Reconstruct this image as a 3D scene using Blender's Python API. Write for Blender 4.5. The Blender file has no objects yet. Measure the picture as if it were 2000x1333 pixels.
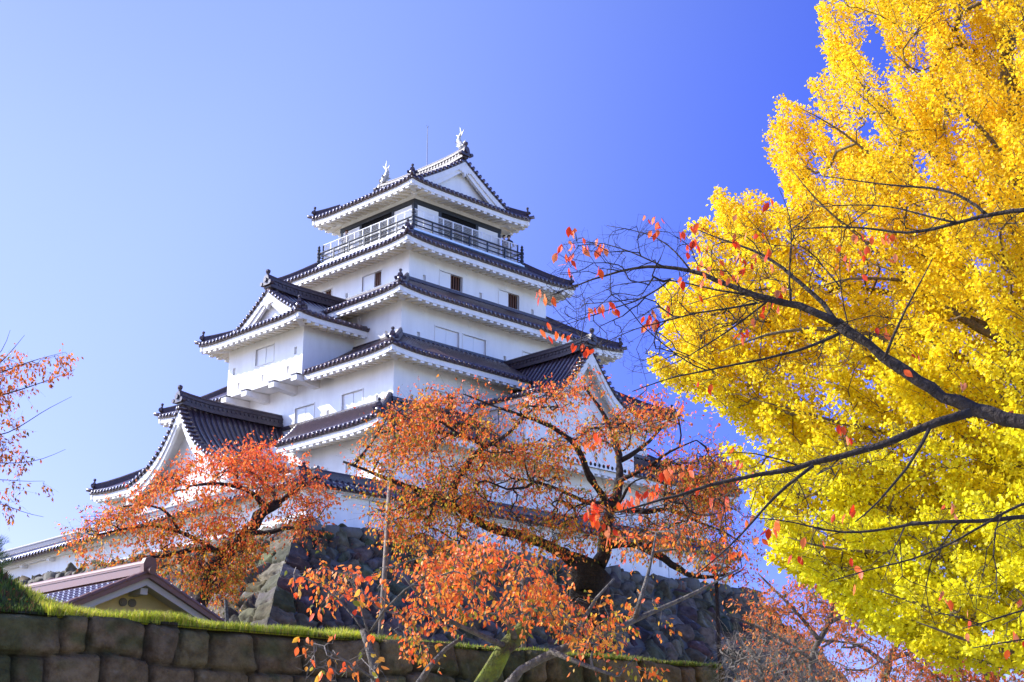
import bpy, bmesh, math, random
import numpy as np
from mathutils import Vector, kdtree
random.seed(7); RNG = np.random.default_rng(7)
sc = bpy.context.scene
COL = sc.collection

# ---------------------------------------------------------------- camera, sky, sun
CAM = np.array([-49.025, -56.544, 1.6]); FPX = 2893.0
PITCH, YAW = math.radians(17.165), math.radians(45.302)
FW = np.array([math.cos(YAW)*math.cos(PITCH), math.sin(YAW)*math.cos(PITCH), math.sin(PITCH)])
RT = np.array([math.sin(YAW), -math.cos(YAW), 0.0]); UP = np.cross(RT, FW)
cd = bpy.data.cameras.new('camera'); cam = bpy.data.objects.new('camera', cd); COL.objects.link(cam)
cam.location = CAM; cam.rotation_euler = (math.pi/2+PITCH, 0, YAW-math.pi/2)
cd.sensor_width = 36; cd.lens = FPX/2000*36; cd.clip_start = 0.1; cd.clip_end = 3000
sc.camera = cam
sun_dir = np.array([-1.1, 1.48, 1.30]); sun_dir /= np.linalg.norm(sun_dir)      # towards the sun
SUN_EL = math.asin(sun_dir[2]); SUN_AZ = math.atan2(sun_dir[0], sun_dir[1])      # azimuth from +Y
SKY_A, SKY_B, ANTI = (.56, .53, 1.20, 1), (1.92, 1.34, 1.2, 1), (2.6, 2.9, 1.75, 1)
w = bpy.data.worlds.new('World'); sc.world = w; w.use_nodes = True
nt = w.node_tree; bg = nt.nodes['Background']
sky = nt.nodes.new('ShaderNodeTexSky'); sky.sky_type = 'NISHITA'; sky.sun_disc = False
sky.sun_elevation = SUN_EL; sky.sun_rotation = SUN_AZ
sky.air_density = 1.0; sky.dust_density = 0.6; sky.ozone_density = 2.5; sky.altitude = 200
hs = nt.nodes.new('ShaderNodeHueSaturation'); hs.inputs['Hue'].default_value = 0.515; hs.inputs['Saturation'].default_value = 1.22
nt.links.new(sky.outputs[0], hs.inputs['Color'])
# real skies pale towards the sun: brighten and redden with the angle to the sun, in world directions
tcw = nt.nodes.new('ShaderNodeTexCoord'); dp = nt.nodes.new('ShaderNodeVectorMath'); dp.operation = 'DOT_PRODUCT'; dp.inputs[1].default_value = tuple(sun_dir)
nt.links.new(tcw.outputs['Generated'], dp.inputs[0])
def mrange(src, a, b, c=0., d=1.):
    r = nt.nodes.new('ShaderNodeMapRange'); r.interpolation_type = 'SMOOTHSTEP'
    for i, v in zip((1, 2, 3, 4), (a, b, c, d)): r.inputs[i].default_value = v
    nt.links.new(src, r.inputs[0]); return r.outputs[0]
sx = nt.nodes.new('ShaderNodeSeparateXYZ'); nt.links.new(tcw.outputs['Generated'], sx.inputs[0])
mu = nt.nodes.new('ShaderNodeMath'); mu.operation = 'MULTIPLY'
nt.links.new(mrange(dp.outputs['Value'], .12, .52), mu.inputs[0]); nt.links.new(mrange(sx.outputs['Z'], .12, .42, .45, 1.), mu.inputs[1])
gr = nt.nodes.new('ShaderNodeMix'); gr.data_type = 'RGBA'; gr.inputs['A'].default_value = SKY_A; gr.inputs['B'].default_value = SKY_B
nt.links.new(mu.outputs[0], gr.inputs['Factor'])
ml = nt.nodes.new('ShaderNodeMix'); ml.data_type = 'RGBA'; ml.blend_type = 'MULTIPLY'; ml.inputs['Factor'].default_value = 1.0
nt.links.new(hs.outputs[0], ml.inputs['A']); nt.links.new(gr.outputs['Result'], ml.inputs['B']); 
# the sky opposite the sun and the glow round it are raised above the belt at right angles, as added fill on the walls
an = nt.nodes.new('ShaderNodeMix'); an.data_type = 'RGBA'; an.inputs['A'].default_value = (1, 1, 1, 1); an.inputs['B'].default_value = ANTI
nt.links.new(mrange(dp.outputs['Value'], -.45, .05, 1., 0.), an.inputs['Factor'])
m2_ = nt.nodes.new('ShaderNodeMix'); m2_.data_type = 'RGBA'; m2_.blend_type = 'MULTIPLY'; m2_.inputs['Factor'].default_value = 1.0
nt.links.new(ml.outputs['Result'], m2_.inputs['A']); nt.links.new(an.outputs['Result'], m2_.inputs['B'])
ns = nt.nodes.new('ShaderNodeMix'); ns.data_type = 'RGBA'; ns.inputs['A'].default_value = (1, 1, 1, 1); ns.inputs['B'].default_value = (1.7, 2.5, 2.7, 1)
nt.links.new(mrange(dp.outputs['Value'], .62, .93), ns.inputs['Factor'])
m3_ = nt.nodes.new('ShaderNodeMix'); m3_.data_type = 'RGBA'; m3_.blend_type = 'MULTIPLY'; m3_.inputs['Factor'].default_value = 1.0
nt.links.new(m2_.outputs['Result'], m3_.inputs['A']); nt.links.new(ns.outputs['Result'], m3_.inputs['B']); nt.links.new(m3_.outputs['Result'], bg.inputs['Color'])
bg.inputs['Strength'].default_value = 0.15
sd = bpy.data.lights.new('sun', 'SUN'); sd.energy = 4.6; sd.angle = math.radians(0.5); sd.color = (1, 0.95, 0.87)
so = bpy.data.objects.new('sun', sd); COL.objects.link(so); so.location = (0, 0, 80)
so.rotation_euler = Vector(-sun_dir).to_track_quat('-Z', 'Y').to_euler()
sc.view_settings.view_transform = 'Standard'; sc.view_settings.look = 'None'
sc.view_settings.exposure = 0.75; sc.view_settings.gamma = 1.0
sc.cycles.max_bounces = 8; sc.cycles.transparent_max_bounces = 8

def ray(px, py):
    return FW + RT*((px-1000)/FPX) - UP*((py-666.5)/FPX)
def at(px, py, D):                        # the point seen at a pixel of the photograph, D metres away over the ground
    d = ray(px, py); return CAM + d*(D/math.hypot(d[0], d[1]))
def toz(px, py, z):
    d = ray(px, py); return CAM + d*((z-CAM[2])/d[2])
def pix(P):
    d = np.asarray(P)-CAM; k = d@FW
    return np.stack([1000+FPX*(d@RT)/k, 666.5-FPX*(d@UP)/k], -1)

# ---------------------------------------------------------------- object helpers
def tag(o, label=None, cat=None, group=None, kind=None):
    for k, v in (('label', label), ('category', cat), ('group', group), ('kind', kind)):
        if v: o[k] = v
    return o
def empty(name, loc=(0, 0, 0), **kw):
    o = bpy.data.objects.new(name, None); COL.objects.link(o); o.location = loc; o.empty_display_size = 0.3
    return tag(o, **kw)
def link(name, me, parent=None, mat=None, smooth=False):
    if mat is not None: me.materials.append(mat)
    if smooth: me.polygons.foreach_set('use_smooth', np.ones(len(me.polygons), bool))
    o = bpy.data.objects.new(name, me); COL.objects.link(o)
    if parent is not None:
        o.parent = parent
        o.matrix_parent_inverse = parent_world(parent).inverted()
    return o
def parent_world(o):
    from mathutils import Matrix
    m = Matrix.LocRotScale(o.location, o.rotation_euler, o.scale)
    return (parent_world(o.parent) @ o.matrix_parent_inverse @ m) if o.parent else m
class MB:
    def __init__(s): s.v = []; s.f = []; s.n = 0
    def add(s, v, f):
        v = np.asarray(v, float).reshape(-1, 3); s.v.append(v)
        s.f += [tuple(i+s.n for i in q) for q in f]; s.n += len(v); return s
    def box(s, a, b):
        x0, y0, z0 = a; x1, y1, z1 = b
        return s.hexa([(x0,y0,z0),(x1,y0,z0),(x1,y1,z0),(x0,y1,z0),(x0,y0,z1),(x1,y0,z1),(x1,y1,z1),(x0,y1,z1)])
    def hexa(s, p):
        return s.add(p, [(0,3,2,1),(4,5,6,7),(0,1,5,4),(1,2,6,5),(2,3,7,6),(3,0,4,7)])
    def grid(s, P):
        m, n = P.shape[:2]
        f = [(i*n+j, i*n+j+1, (i+1)*n+j+1, (i+1)*n+j) for i in range(m-1) for j in range(n-1)]
        return s.add(P.reshape(-1, 3), f)
    def tube(s, pts, rad, n=6, cap=True):
        pts = np.asarray(pts, float); m = len(pts); rad = np.broadcast_to(rad, (m,))
        T = np.gradient(pts, axis=0); T /= np.linalg.norm(T, axis=1)[:, None]+1e-9
        ref = np.array([0, 0, 1.0]) if abs(T[0][2]) < .9 else np.array([1.0, 0, 0])
        U = np.cross(T, ref); U /= np.linalg.norm(U, axis=1)[:, None]+1e-9; W = np.cross(T, U)
        a = np.arange(n)*2*math.pi/n
        V = pts[:, None]+rad[:, None, None]*(np.cos(a)[None, :, None]*U[:, None]+np.sin(a)[None, :, None]*W[:, None])
        f = [(i*n+j, i*n+(j+1) % n, (i+1)*n+(j+1) % n, (i+1)*n+j) for i in range(m-1) for j in range(n)]
        if cap: f += [tuple(range(n))[::-1], tuple((m-1)*n+j for j in range(n))]
        return s.add(V.reshape(-1, 3), f)
    def lathe(s, c, prof, n=12):
        a = np.arange(n)*2*math.pi/n
        V = np.array([[(c[0]+r*math.cos(t), c[1]+r*math.sin(t), c[2]+z) for t in a] for r, z in prof])
        m = len(prof)
        f = [(i*n+j, i*n+(j+1) % n, (i+1)*n+(j+1) % n, (i+1)*n+j) for i in range(m-1) for j in range(n)]
        f += [tuple(range(n))[::-1], tuple((m-1)*n+j for j in range(n))]
        return s.add(V.reshape(-1, 3), f)
    def prism(s, poly, off):              # polygon (3-D points) pushed along a vector
        poly = np.asarray(poly, float); n = len(poly); off = np.asarray(off, float)
        f = [tuple(range(n))[::-1], tuple(range(n, 2*n))]+[(i, (i+1) % n, n+(i+1) % n, n+i) for i in range(n)]
        return s.add(np.vstack([poly, poly+off]), f)
    def mesh(s, name):
        me = bpy.data.meshes.new(name)
        me.from_pydata(np.vstack(s.v).tolist() if s.v else [], [], s.f); me.validate(); me.update()
        return me
    def build(s, name, mat, parent=None, smooth=False, recalc=False):
        me = s.mesh(name)
        if recalc:
            b = bmesh.new(); b.from_mesh(me); bmesh.ops.recalc_face_normals(b, faces=b.faces); b.to_mesh(me); b.free()
        return link(name, me, parent, mat, smooth)
def fast_mesh(name, V, F, col=None):      # V (n,3); F (m,k) all faces with k corners
    me = bpy.data.meshes.new(name); F = np.asarray(F, np.int32); k = F.shape[1]
    me.vertices.add(len(V)); me.vertices.foreach_set('co', np.asarray(V, np.float32).ravel())
    me.loops.add(F.size); me.loops.foreach_set('vertex_index', F.ravel())
    me.polygons.add(len(F)); me.polygons.foreach_set('loop_start', np.arange(0, F.size, k, dtype=np.int32))
    me.polygons.foreach_set('loop_total', np.full(len(F), k, np.int32)) if bpy.app.version < (4, 0) else None
    me.update(calc_edges=True)
    if col is not None:
        a = me.color_attributes.new('col', 'FLOAT_COLOR', 'POINT')
        c = np.ones((len(V), 4), np.float32); c[:, :3] = col; a.data.foreach_set('color', c.ravel())
    return me

# ---------------------------------------------------------------- materials
def mat(name, base, rough=0.6, spec=0.5, noise=None, noise_scale=3.0, bump=0.0, bump_scale=30.0, attr=False, coat=0.0, streak=False):
    m = bpy.data.materials.new(name); m.use_nodes = True; t = m.node_tree; b = t.nodes['Principled BSDF']
    b.inputs['Roughness'].default_value = rough; b.inputs['Specular IOR Level'].default_value = spec
    b.inputs['Coat Weight'].default_value = coat; b.inputs['Coat Roughness'].default_value = 0.15
    tc = t.nodes.new('ShaderNodeTexCoord')
    src = None
    if attr:
        a = t.nodes.new('ShaderNodeAttribute'); a.attribute_name = 'col'; src = a.outputs['Color']
    if noise:
        n = t.nodes.new('ShaderNodeTexNoise'); n.inputs['Scale'].default_value = noise_scale; n.inputs['Detail'].default_value = 7; n.inputs['Roughness'].default_value = .65
        v = tc.outputs['Object']
        if streak:
            mp = t.nodes.new('ShaderNodeMapping'); mp.inputs['Scale'].default_value = (1, 1, .22); t.links.new(v, mp.inputs[0]); v = mp.outputs[0]
        t.links.new(v, n.inputs['Vector'])
        r = t.nodes.new('ShaderNodeMapRange'); r.inputs[1].default_value = .38; r.inputs[2].default_value = .68
        t.links.new(n.outputs['Fac'], r.inputs[0])
        mx = t.nodes.new('ShaderNodeMix'); mx.data_type = 'RGBA'
        t.links.new(r.outputs[0], mx.inputs['Factor'])
        if attr:
            mx.blend_type = 'MULTIPLY'; mx.inputs['B'].default_value = (*noise, 1); t.links.new(src, mx.inputs['A'])
        else:
            mx.inputs['A'].default_value = (*base, 1); mx.inputs['B'].default_value = (*noise, 1)
        src = mx.outputs['Result']
    if src is None: b.inputs['Base Color'].default_value = (*base, 1)
    else: t.links.new(src, b.inputs['Base Color'])
    if bump:
        n = t.nodes.new('ShaderNodeTexNoise'); n.inputs['Scale'].default_value = bump_scale; n.inputs['Detail'].default_value = 8
        t.links.new(tc.outputs['Object'], n.inputs['Vector'])
        u = t.nodes.new('ShaderNodeBump'); u.inputs['Strength'].default_value = bump; u.inputs['Distance'].default_value = 0.05
        t.links.new(n.outputs['Fac'], u.inputs['Height']); t.links.new(u.outputs[0], b.inputs['Normal'])
    return m
def leaf_mat(name, trans=0.45, rough=0.45, spec=.35):
    m = bpy.data.materials.new(name); m.use_nodes = True; t = m.node_tree; b = t.nodes['Principled BSDF']
    a = t.nodes.new('ShaderNodeAttribute'); a.attribute_name = 'col'
    b.inputs['Roughness'].default_value = rough; b.inputs['Specular IOR Level'].default_value = spec
    tr = t.nodes.new('ShaderNodeBsdfTranslucent'); mx = t.nodes.new('ShaderNodeMixShader'); mx.inputs[0].default_value = trans
    t.links.new(a.outputs['Color'], b.inputs['Base Color']); t.links.new(a.outputs['Color'], tr.inputs['Color'])
    t.links.new(b.outputs[0], mx.inputs[1]); t.links.new(tr.outputs[0], mx.inputs[2])
    t.links.new(mx.outputs[0], t.nodes['Material Output'].inputs['Surface'])
    return m
M_PLASTER = mat('plaster', (.84, .83, .81), .75, .2, noise=(.74, .725, .70), noise_scale=1.3, bump=.12, bump_scale=9, streak=True)
M_TRIM = mat('plaster_trim', (.82, .80, .77), .7, .2, noise=(.72, .70, .66), noise_scale=2.5)
M_SOFFIT = mat('soffit_plaster', (.80, .74, .63), .8, .15, noise=(.72, .66, .55), noise_scale=2.5)
M_SHUTTER = mat('shutter', (.80, .80, .80), .6, .3)
M_TILE = mat('glazed_tile', (.046, .028, .036), .28, .8, noise=(.10, .055, .060), noise_scale=5, bump=.12, bump_scale=18, coat=.4)
M_TILE_D = mat('ridge_tile', (.034, .023, .030), .42, .5, noise=(.070, .043, .050), noise_scale=6, bump=.2, bump_scale=25, coat=.0)
M_TILEBED = mat('tile_bed', (.045, .032, .036), .5, .5, noise=(.08, .055, .058), noise_scale=4)
M_BLACK = mat('black_timber', (.018, .019, .024), .45, .5, bump=.1)
M_DARK = mat('interior_shade', (.012, .011, .011), .9, .1)  # near-black puts the shade of unlit rooms into the colour
M_BROWN = mat('brown_wood', (.16, .062, .030), .6, .3, noise=(.09, .035, .018), noise_scale=20)
M_ROD = mat('rod', (.10, .11, .13), .5, .4)
M_METAL = mat('pale_metal', (.62, .62, .60), .35, .6); M_METAL.node_tree.nodes['Principled BSDF'].inputs['Metallic'].default_value = .5
M_SHACHI = mat('shachi_silver', (.50, .49, .45), .45, .6, noise=(.28, .27, .24), noise_scale=9)
M_STONE = mat('base_stone', (.2, .2, .2), .88, .25, noise=(.45, .42, .38), noise_scale=3.2, bump=.9, bump_scale=7, attr=True)
M_STONE2 = mat('wall_stone', (.2, .2, .2), .9, .2, noise=(.50, .44, .36), noise_scale=5.0, bump=1.0, bump_scale=14, attr=True)
M_GROUND = mat('ground', (.37, .33, .23), .95, .1, noise=(.28, .26, .17), noise_scale=.6, bump=.5, bump_scale=4)
M_SOIL = mat('terrace_turf', (.09, .11, .035), .95, .1, noise=(.055, .05, .025), noise_scale=2.0, bump=.8, bump_scale=12)
M_GRASS = leaf_mat('grass_blade', .5, .5, .3)
M_LEAF = leaf_mat('cherry_leaf', .52, .42, .3)
M_GINKGO = leaf_mat('ginkgo_leaf', .55, .5, .3)
M_BARK = mat('dark_bark', (.055, .042, .034), .9, .2, noise=(.025, .02, .017), noise_scale=14, bump=1.0, bump_scale=26)
M_BARK_G = mat('grey_bark', (.15, .13, .105), .85, .25, noise=(.06, .052, .043), noise_scale=16, bump=.8, bump_scale=30)
M_BARK_W = mat('pale_bark', (.20, .165, .13), .8, .3, noise=(.13, .11, .09), noise_scale=12, bump=.5, bump_scale=30)
M_BARK_Y = mat('ginkgo_bark', (.20, .15, .09), .9, .2, noise=(.09, .07, .045), noise_scale=14, bump=.8, bump_scale=26)
M_BARK_M = mat('mossy_bark', (.06, .045, .035), .95, .15, noise=(.20, .24, .03), noise_scale=5.0, bump=1.0, bump_scale=22)
M_POLE = mat('weathered_pole', (.28, .22, .17), .8, .3, noise=(.17, .13, .10), noise_scale=12)
M_HUTTILE = mat('hut_tile', (.13, .075, .07), .25, .9, noise=(.10, .06, .06), noise_scale=8, coat=.6)
M_HUTRIDGE = mat('hut_ridge', (.19, .085, .05), .45, .4, noise=(.18, .09, .07), noise_scale=8)
M_HUTWALL = mat('hut_wall', (.66, .48, .20), .85, .15, noise=(.58, .42, .17), noise_scale=2, bump=.15)
M_HUTTRIM = mat('hut_trim', (.50, .44, .36), .7, .25)
M_VENT = mat('vent', (.16, .13, .09), .6, .4)

# ================================================================ CASTLE KEEP
keep = empty('castle_keep', (0, 0, 11.3), label='white five storey Japanese castle keep with dark tiled roofs on a stone base', cat='castle')
def frame(o, t, n):                       # local (t along the eave, d inwards, z) -> world
    o, t, n = np.array(o, float), np.array(t, float), np.array(n, float)
    def f(T, D, Z):
        T, D, Z = np.broadcast_arrays(np.asarray(T, float), np.asarray(D, float), np.asarray(Z, float))
        return np.stack([o[0]+t[0]*T+n[0]*D, o[1]+t[1]*T+n[1]*D, Z], -1)
    return f
def rect_frames(A, B):                    # front(-y), left(-x), back(+y), right(+x); with half length
    return [(frame((0, -B, 0), (1, 0, 0), (0, 1, 0)), A), (frame((-A, 0, 0), (0, -1, 0), (1, 0, 0)), B),
            (frame((0, B, 0), (-1, 0, 0), (0, -1, 0)), A), (frame((A, 0, 0), (0, 1, 0), (-1, 0, 0)), B)]
TH = .09
class Roof:
    def __init__(s): s.bed, s.rib, s.eave, s.ridge, s.soff = MB(), MB(), MB(), MB(), MB(); s.hips, s.orns = [], []
    def build(s, parent, name='roof'):
        r = s.bed.build(name, M_TILEBED, parent, smooth=False)
        if s.rib.n: s.rib.build('tile_rows', M_TILE, r, smooth=True)
        if s.eave.n: s.eave.build('eave', M_TRIM, r)
        if s.ridge.n: s.ridge.build('ridge', M_TILE_D, r, smooth=False)
        if s.soff.n: s.soff.build('soffit', M_SOFFIT, r)
        for h in s.hips: h.build('hip_ridge', M_TILE_D, r)
        for h in s.orns: h.build('ridge_ornament', M_TILE_D, r)
        return r
def slope(R, fr, zf, tmin, tmax, D, step=.3, nd=8, eave=True, ov=1.1, ribr=.078, teeth=True, cut=None, trange=None, hips=True):
    """one roof slope: zf(t,d) height, tmin/tmax(d) limits, D depth. cut(d) -> (a,b) t interval left out."""
    ds = np.linspace(0, D, nd+1)
    segs = [(tmin, tmax)] if cut is None else [(tmin, lambda d: cut(d)[0]), (lambda d: cut(d)[1], tmax)]
    for lo, hi in segs:
        nt = max(3, int((hi(0)-lo(0))/.45))
        s = np.linspace(0, 1, nt+1)
        T = np.array([lo(d)+(hi(d)-lo(d))*s for d in ds]); Dd = ds[:, None]+0*T
        P = fr(T, Dd, zf(T, Dd)); Q = P.copy(); Q[..., 2] -= TH
        R.bed.grid(P[:, ::-1]); R.bed.grid(Q)
        R.bed.grid(np.stack([P[0], Q[0]])); R.bed.grid(np.stack([Q[-1], P[-1]]))
        R.bed.grid(np.stack([P[:, 0], Q[:, 0]], 0)); R.bed.grid(np.stack([Q[:, -1], P[:, -1]], 0))
        # tile rows
        k0 = math.ceil((min(lo(0), lo(D))+.12)/step); k1 = math.floor((max(hi(0), hi(D))-.12)/step)
        dd = np.linspace(0, D, 41); L = np.array([lo(x) for x in dd]); H = np.array([hi(x) for x in dd])
        for k in range(k0, k1+1):
            t = k*step
            ok = (t > L+.02) & (t < H-.02)
            if not ok.any(): continue
            i0 = int(np.argmax(ok)); i1 = i0+int(np.argmin(ok[i0:])) if (~ok[i0:]).any() else len(dd)
            if i1-i0 < 2: continue
            a, b = dd[i0], dd[i1-1]
            n = max(2, int((b-a)/.35)+1); x = np.linspace(a-(.07 if a == 0 else 0), b, n)
            p = fr(t, x, zf(t, np.maximum(x, 0))+.015)
            R.rib.tube(p, ribr, 8, cap=True)
            if a == 0:                      # round end tile
                e = fr(t, np.array([-.10, -.055]), zf(t, 0)+.0); R.rib.tube(e, ribr*1.22, 8)
        if eave:
            # flat tile lips between the rows, fascia, rafter ends, soffit
            tt = np.arange(math.ceil(lo(0)/.15), math.floor(hi(0)/.15)+1)*.15
            for i in range(0, len(tt)-1):
                a, b = tt[i], tt[i+1]
                za, zb = float(zf(a, 0)), float(zf(b, 0)); g = .035 if i % 2 else .0
                A = [fr(a, -.05, za-TH-.035), fr(b, -.05, zb-TH-.035), fr(b, .06, zb-TH-.035), fr(a, .06, za-TH-.035),
                     fr(a, -.05, za+.01), fr(b, -.05, zb+.01), fr(b, .06, zb+.01), fr(a, .06, za+.01)]
                R.rib.hexa(A)
            n = max(4, int((hi(0)-lo(0))/.5)); tt = np.linspace(lo(0)+.04, hi(0)-.04, n+1)
            for a, b in zip(tt[:-1], tt[1:]):
                za, zb = float(zf(a, 0)), float(zf(b, 0))
                for (d0, d1, u, v) in ((.05, .19, -.13, -.37),):
                    R.eave.hexa([fr(a, d0, za+v), fr(b, d0, zb+v), fr(b, d1, zb+v), fr(a, d1, za+v), fr(a, d0, za+u), fr(b, d0, zb+u), fr(b, d1, zb+u), fr(a, d1, za+u)])
            # soffit board sloping up to the wall
            def so(t, d): return zf(t, 0)-.36+d*.16
            T0 = np.linspace(lo(0)+.1, hi(0)-.1, 24)
            inn = lambda t: np.clip(t, lo(0)+ov if hips is True or hips == 'lo' else lo(0)+.1, hi(0)-ov if hips is True or hips == 'hi' else hi(0)-.1)
            P = np.stack([fr(T0, .19, so(T0, .19)+.0), fr(inn(T0), ov+.02, so(T0, ov)+.0)])
            R.soff.grid(P)
            if teeth:
                for k in range(math.ceil((lo(0)+.18)/.46), math.floor((hi(0)-.18)/.46)+1):
                    t = k*.46; wd = .115
                    dmax = ov
                    if hips is True or hips == 'lo': dmax = min(dmax, t-lo(0))
                    if hips is True or hips == 'hi': dmax = min(dmax, hi(0)-t)
                    if dmax < .25: continue
                    z0, z1 = float(so(t, .08)), float(so(t, dmax))
                    h = .12; zf_ = float(so(t, .30)); 
                    R.soff.hexa([fr(t-wd, .30, zf_-.075), fr(t+wd, .30, zf_-.075), fr(t+wd, dmax, z1-.075), fr(t-wd, dmax, z1-.075), fr(t-wd, .30, zf_+.01), fr(t+wd, .30, zf_+.01), fr(t+wd, dmax, z1+.01), fr(t-wd, dmax, z1+.01)])
                    dmax = .30; z1 = zf_
                    R.eave.hexa([fr(t-wd, .08, z0-h), fr(t+wd, .08, z0-h), fr(t+wd, dmax, z1-h), fr(t-wd, dmax, z1-h),
                                 fr(t-wd, .08, z0+.01), fr(t+wd, .08, z0+.01), fr(t+wd, dmax, z1+.01), fr(t-wd, dmax, z1+.01)])
def ornament(mb, p, ang, s=1.0):          # ridge-end demon tile: scrolled shield with a round knob
    c, sn = math.cos(ang), math.sin(ang)
    def L(x, y, z): return (p[0]+(x*c-y*sn)*s, p[1]+(x*sn+y*c)*s, p[2]+z*s)
    out = [(-.30, 0), (-.36, .10), (-.30, .18), (-.20, .16), (-.17, .30), (-.12, .42), (0, .46), (.12, .42), (.17, .30), (.20, .16), (.30, .18), (.36, .10), (.30, 0)]
    mb.prism([L(-.07, y, z) for y, z in out], np.array(L(.14, 0, 0))-np.array(L(0, 0, 0)))
    for sg in (-1, 1): mb.tube([L(-.10, sg*.30, .09), L(.10, sg*.30, .09)], .09*s, 8)
    mb.tube([L(.02, 0, .40), L(.02, 0, .52), L(.02, 0, .60), L(.02, 0, .68), L(.02, 0, .72)], np.array([.06, .07, .11, .10, .03])*s, 8)
    mb.tube([L(-.10, 0, .22), L(-.14, 0, .22)], .11*s, 10)
def hip(R, pts, orn=True, s=1.0, beam=True):   # pts from the eave tip inwards
    pts = np.asarray(pts, float); up = np.array([0, 0, 1.0]); t = pts[1]-pts[0]; t[2] = 0; t /= np.linalg.norm(t); sd_ = np.array([-t[1], t[0], 0])
    q = pts.copy(); q[0] += -t*.0
    w_, h_ = .13*s, .24*s; hm = MB(); R.hips.append(hm)
    for i in range(len(q)-1):
        a, b = q[i], q[i+1]
        hm.hexa([a-sd_*w_, a+sd_*w_, b+sd_*w_, b-sd_*w_, a-sd_*w_*.8+up*h_, a+sd_*w_*.8+up*h_, b+sd_*w_*.8+up*h_, b-sd_*w_*.8+up*h_])
    k = q+up*(h_+.03*s); k0 = k[0]-t*.12+up*.05
    hm.tube(np.vstack([[k0], k[:]]), .085*s, 8)
    a = math.atan2(t[1], t[0])
    if orn: om = MB(); R.orns.append(om); ornament(om, q[0]+t*.02+up*.12, a, .72*s)
    R.rib.tube([pts[0]-t*.34+up*.07, pts[0]-t*.1+up*.02, pts[0]+t*.3+up*.02], .10*s, 8)
    if beam:
        o = pts[0]+t*.02; z0, z1 = -.15, -.52
        e = o+t*1.9
        R.eave.hexa([o-sd_*.15+up*z1, o+sd_*.15+up*z1, e+sd_*.15+up*(z1+.1), e-sd_*.15+up*(z1+.1), o-sd_*.15+up*z0, o+sd_*.15+up*z0, e+sd_*.15+up*z0, e-sd_*.15+up*z0])
def skirt(A, B, a, ze, zt, sw=.16, ov=1.1, c=.15, cutleft=None):
    D = A-a; R = Roof()
    def mk(Lh):
        def zf(t, d):
            x = np.clip(d/D, 0, 1); hh = (zt-ze)*((1-c)*x+c*x*x)
            e = np.clip((np.abs(t)-(Lh-2.2))/2.2, 0, 1.1)
            return ze+hh+sw*e**2*(1-x)**2
        return zf
    for i, (fr, Lh) in enumerate(rect_frames(A, B)):
        slope(R, fr, mk(Lh), lambda d, Lh=Lh: -(Lh-d), lambda d, Lh=Lh: Lh-d, D, ov=ov, cut=cutleft if i == 1 else None)
    for sx in (-1, 1):
        for sy in (-1, 1):
            pts = []
            for d in np.linspace(0.12, D, 8):
                pts.append((sx*(A-d), sy*(B-d), float(mk(A)(A-d, d))+.03))
            hip(R, pts)
    R.build(keep)
def flash(R, a, b, z, h=.16):             # thin tile course where a roof meets the wall above
    for (x0, y0, x1, y1) in ((-a-.12, -b-.12, a+.12, -b+.02), (-a-.12, b-.02, a+.12, b+.12), (-a-.12, -b+.021, -a+.02, b-.021), (a-.02, -b+.021, a+.12, b-.021)):
        R.box((x0, y0, z), (x1, y1, z+h))
# --- walls with true openings
def wall_side(mb, fr, L, z0, z1, ops, depth=.16):
    xs = sorted({-L, L} | {o[0] for o in ops} | {o[1] for o in ops}); zs = sorted({z0, z1} | {o[2] for o in ops} | {o[3] for o in ops})
    for i in range(len(xs)-1):
        for j in range(len(zs)-1):
            cx, cz = (xs[i]+xs[i+1])/2, (zs[j]+zs[j+1])/2
            if any(o[0] < cx < o[1] and o[2] < cz < o[3] for o in ops): continue
            mb.add([fr(xs[i], 0, zs[j]), fr(xs[i+1], 0, zs[j]), fr(xs[i+1], 0, zs[j+1]), fr(xs[i], 0, zs[j+1])], [(0, 1, 2, 3)])
    for a, b, c, d in ops:
        p = [fr(a, 0, c), fr(b, 0, c), fr(b, 0, d), fr(a, 0, d)]; q = [fr(a, depth, c), fr(b, depth, c), fr(b, depth, d), fr(a, depth, d)]
        for i in range(4): mb.add([p[i], p[(i+1) % 4], q[(i+1) % 4], q[i]], [(3, 2, 1, 0)])
def bx(mb, fr, t0, t1, d0, d1, z0, z1):
    mb.hexa([fr(t0, d0, z0), fr(t1, d0, z0), fr(t1, d1, z0), fr(t0, d1, z0), fr(t0, d0, z1), fr(t1, d0, z1), fr(t1, d1, z1), fr(t0, d1, z1)])
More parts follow.
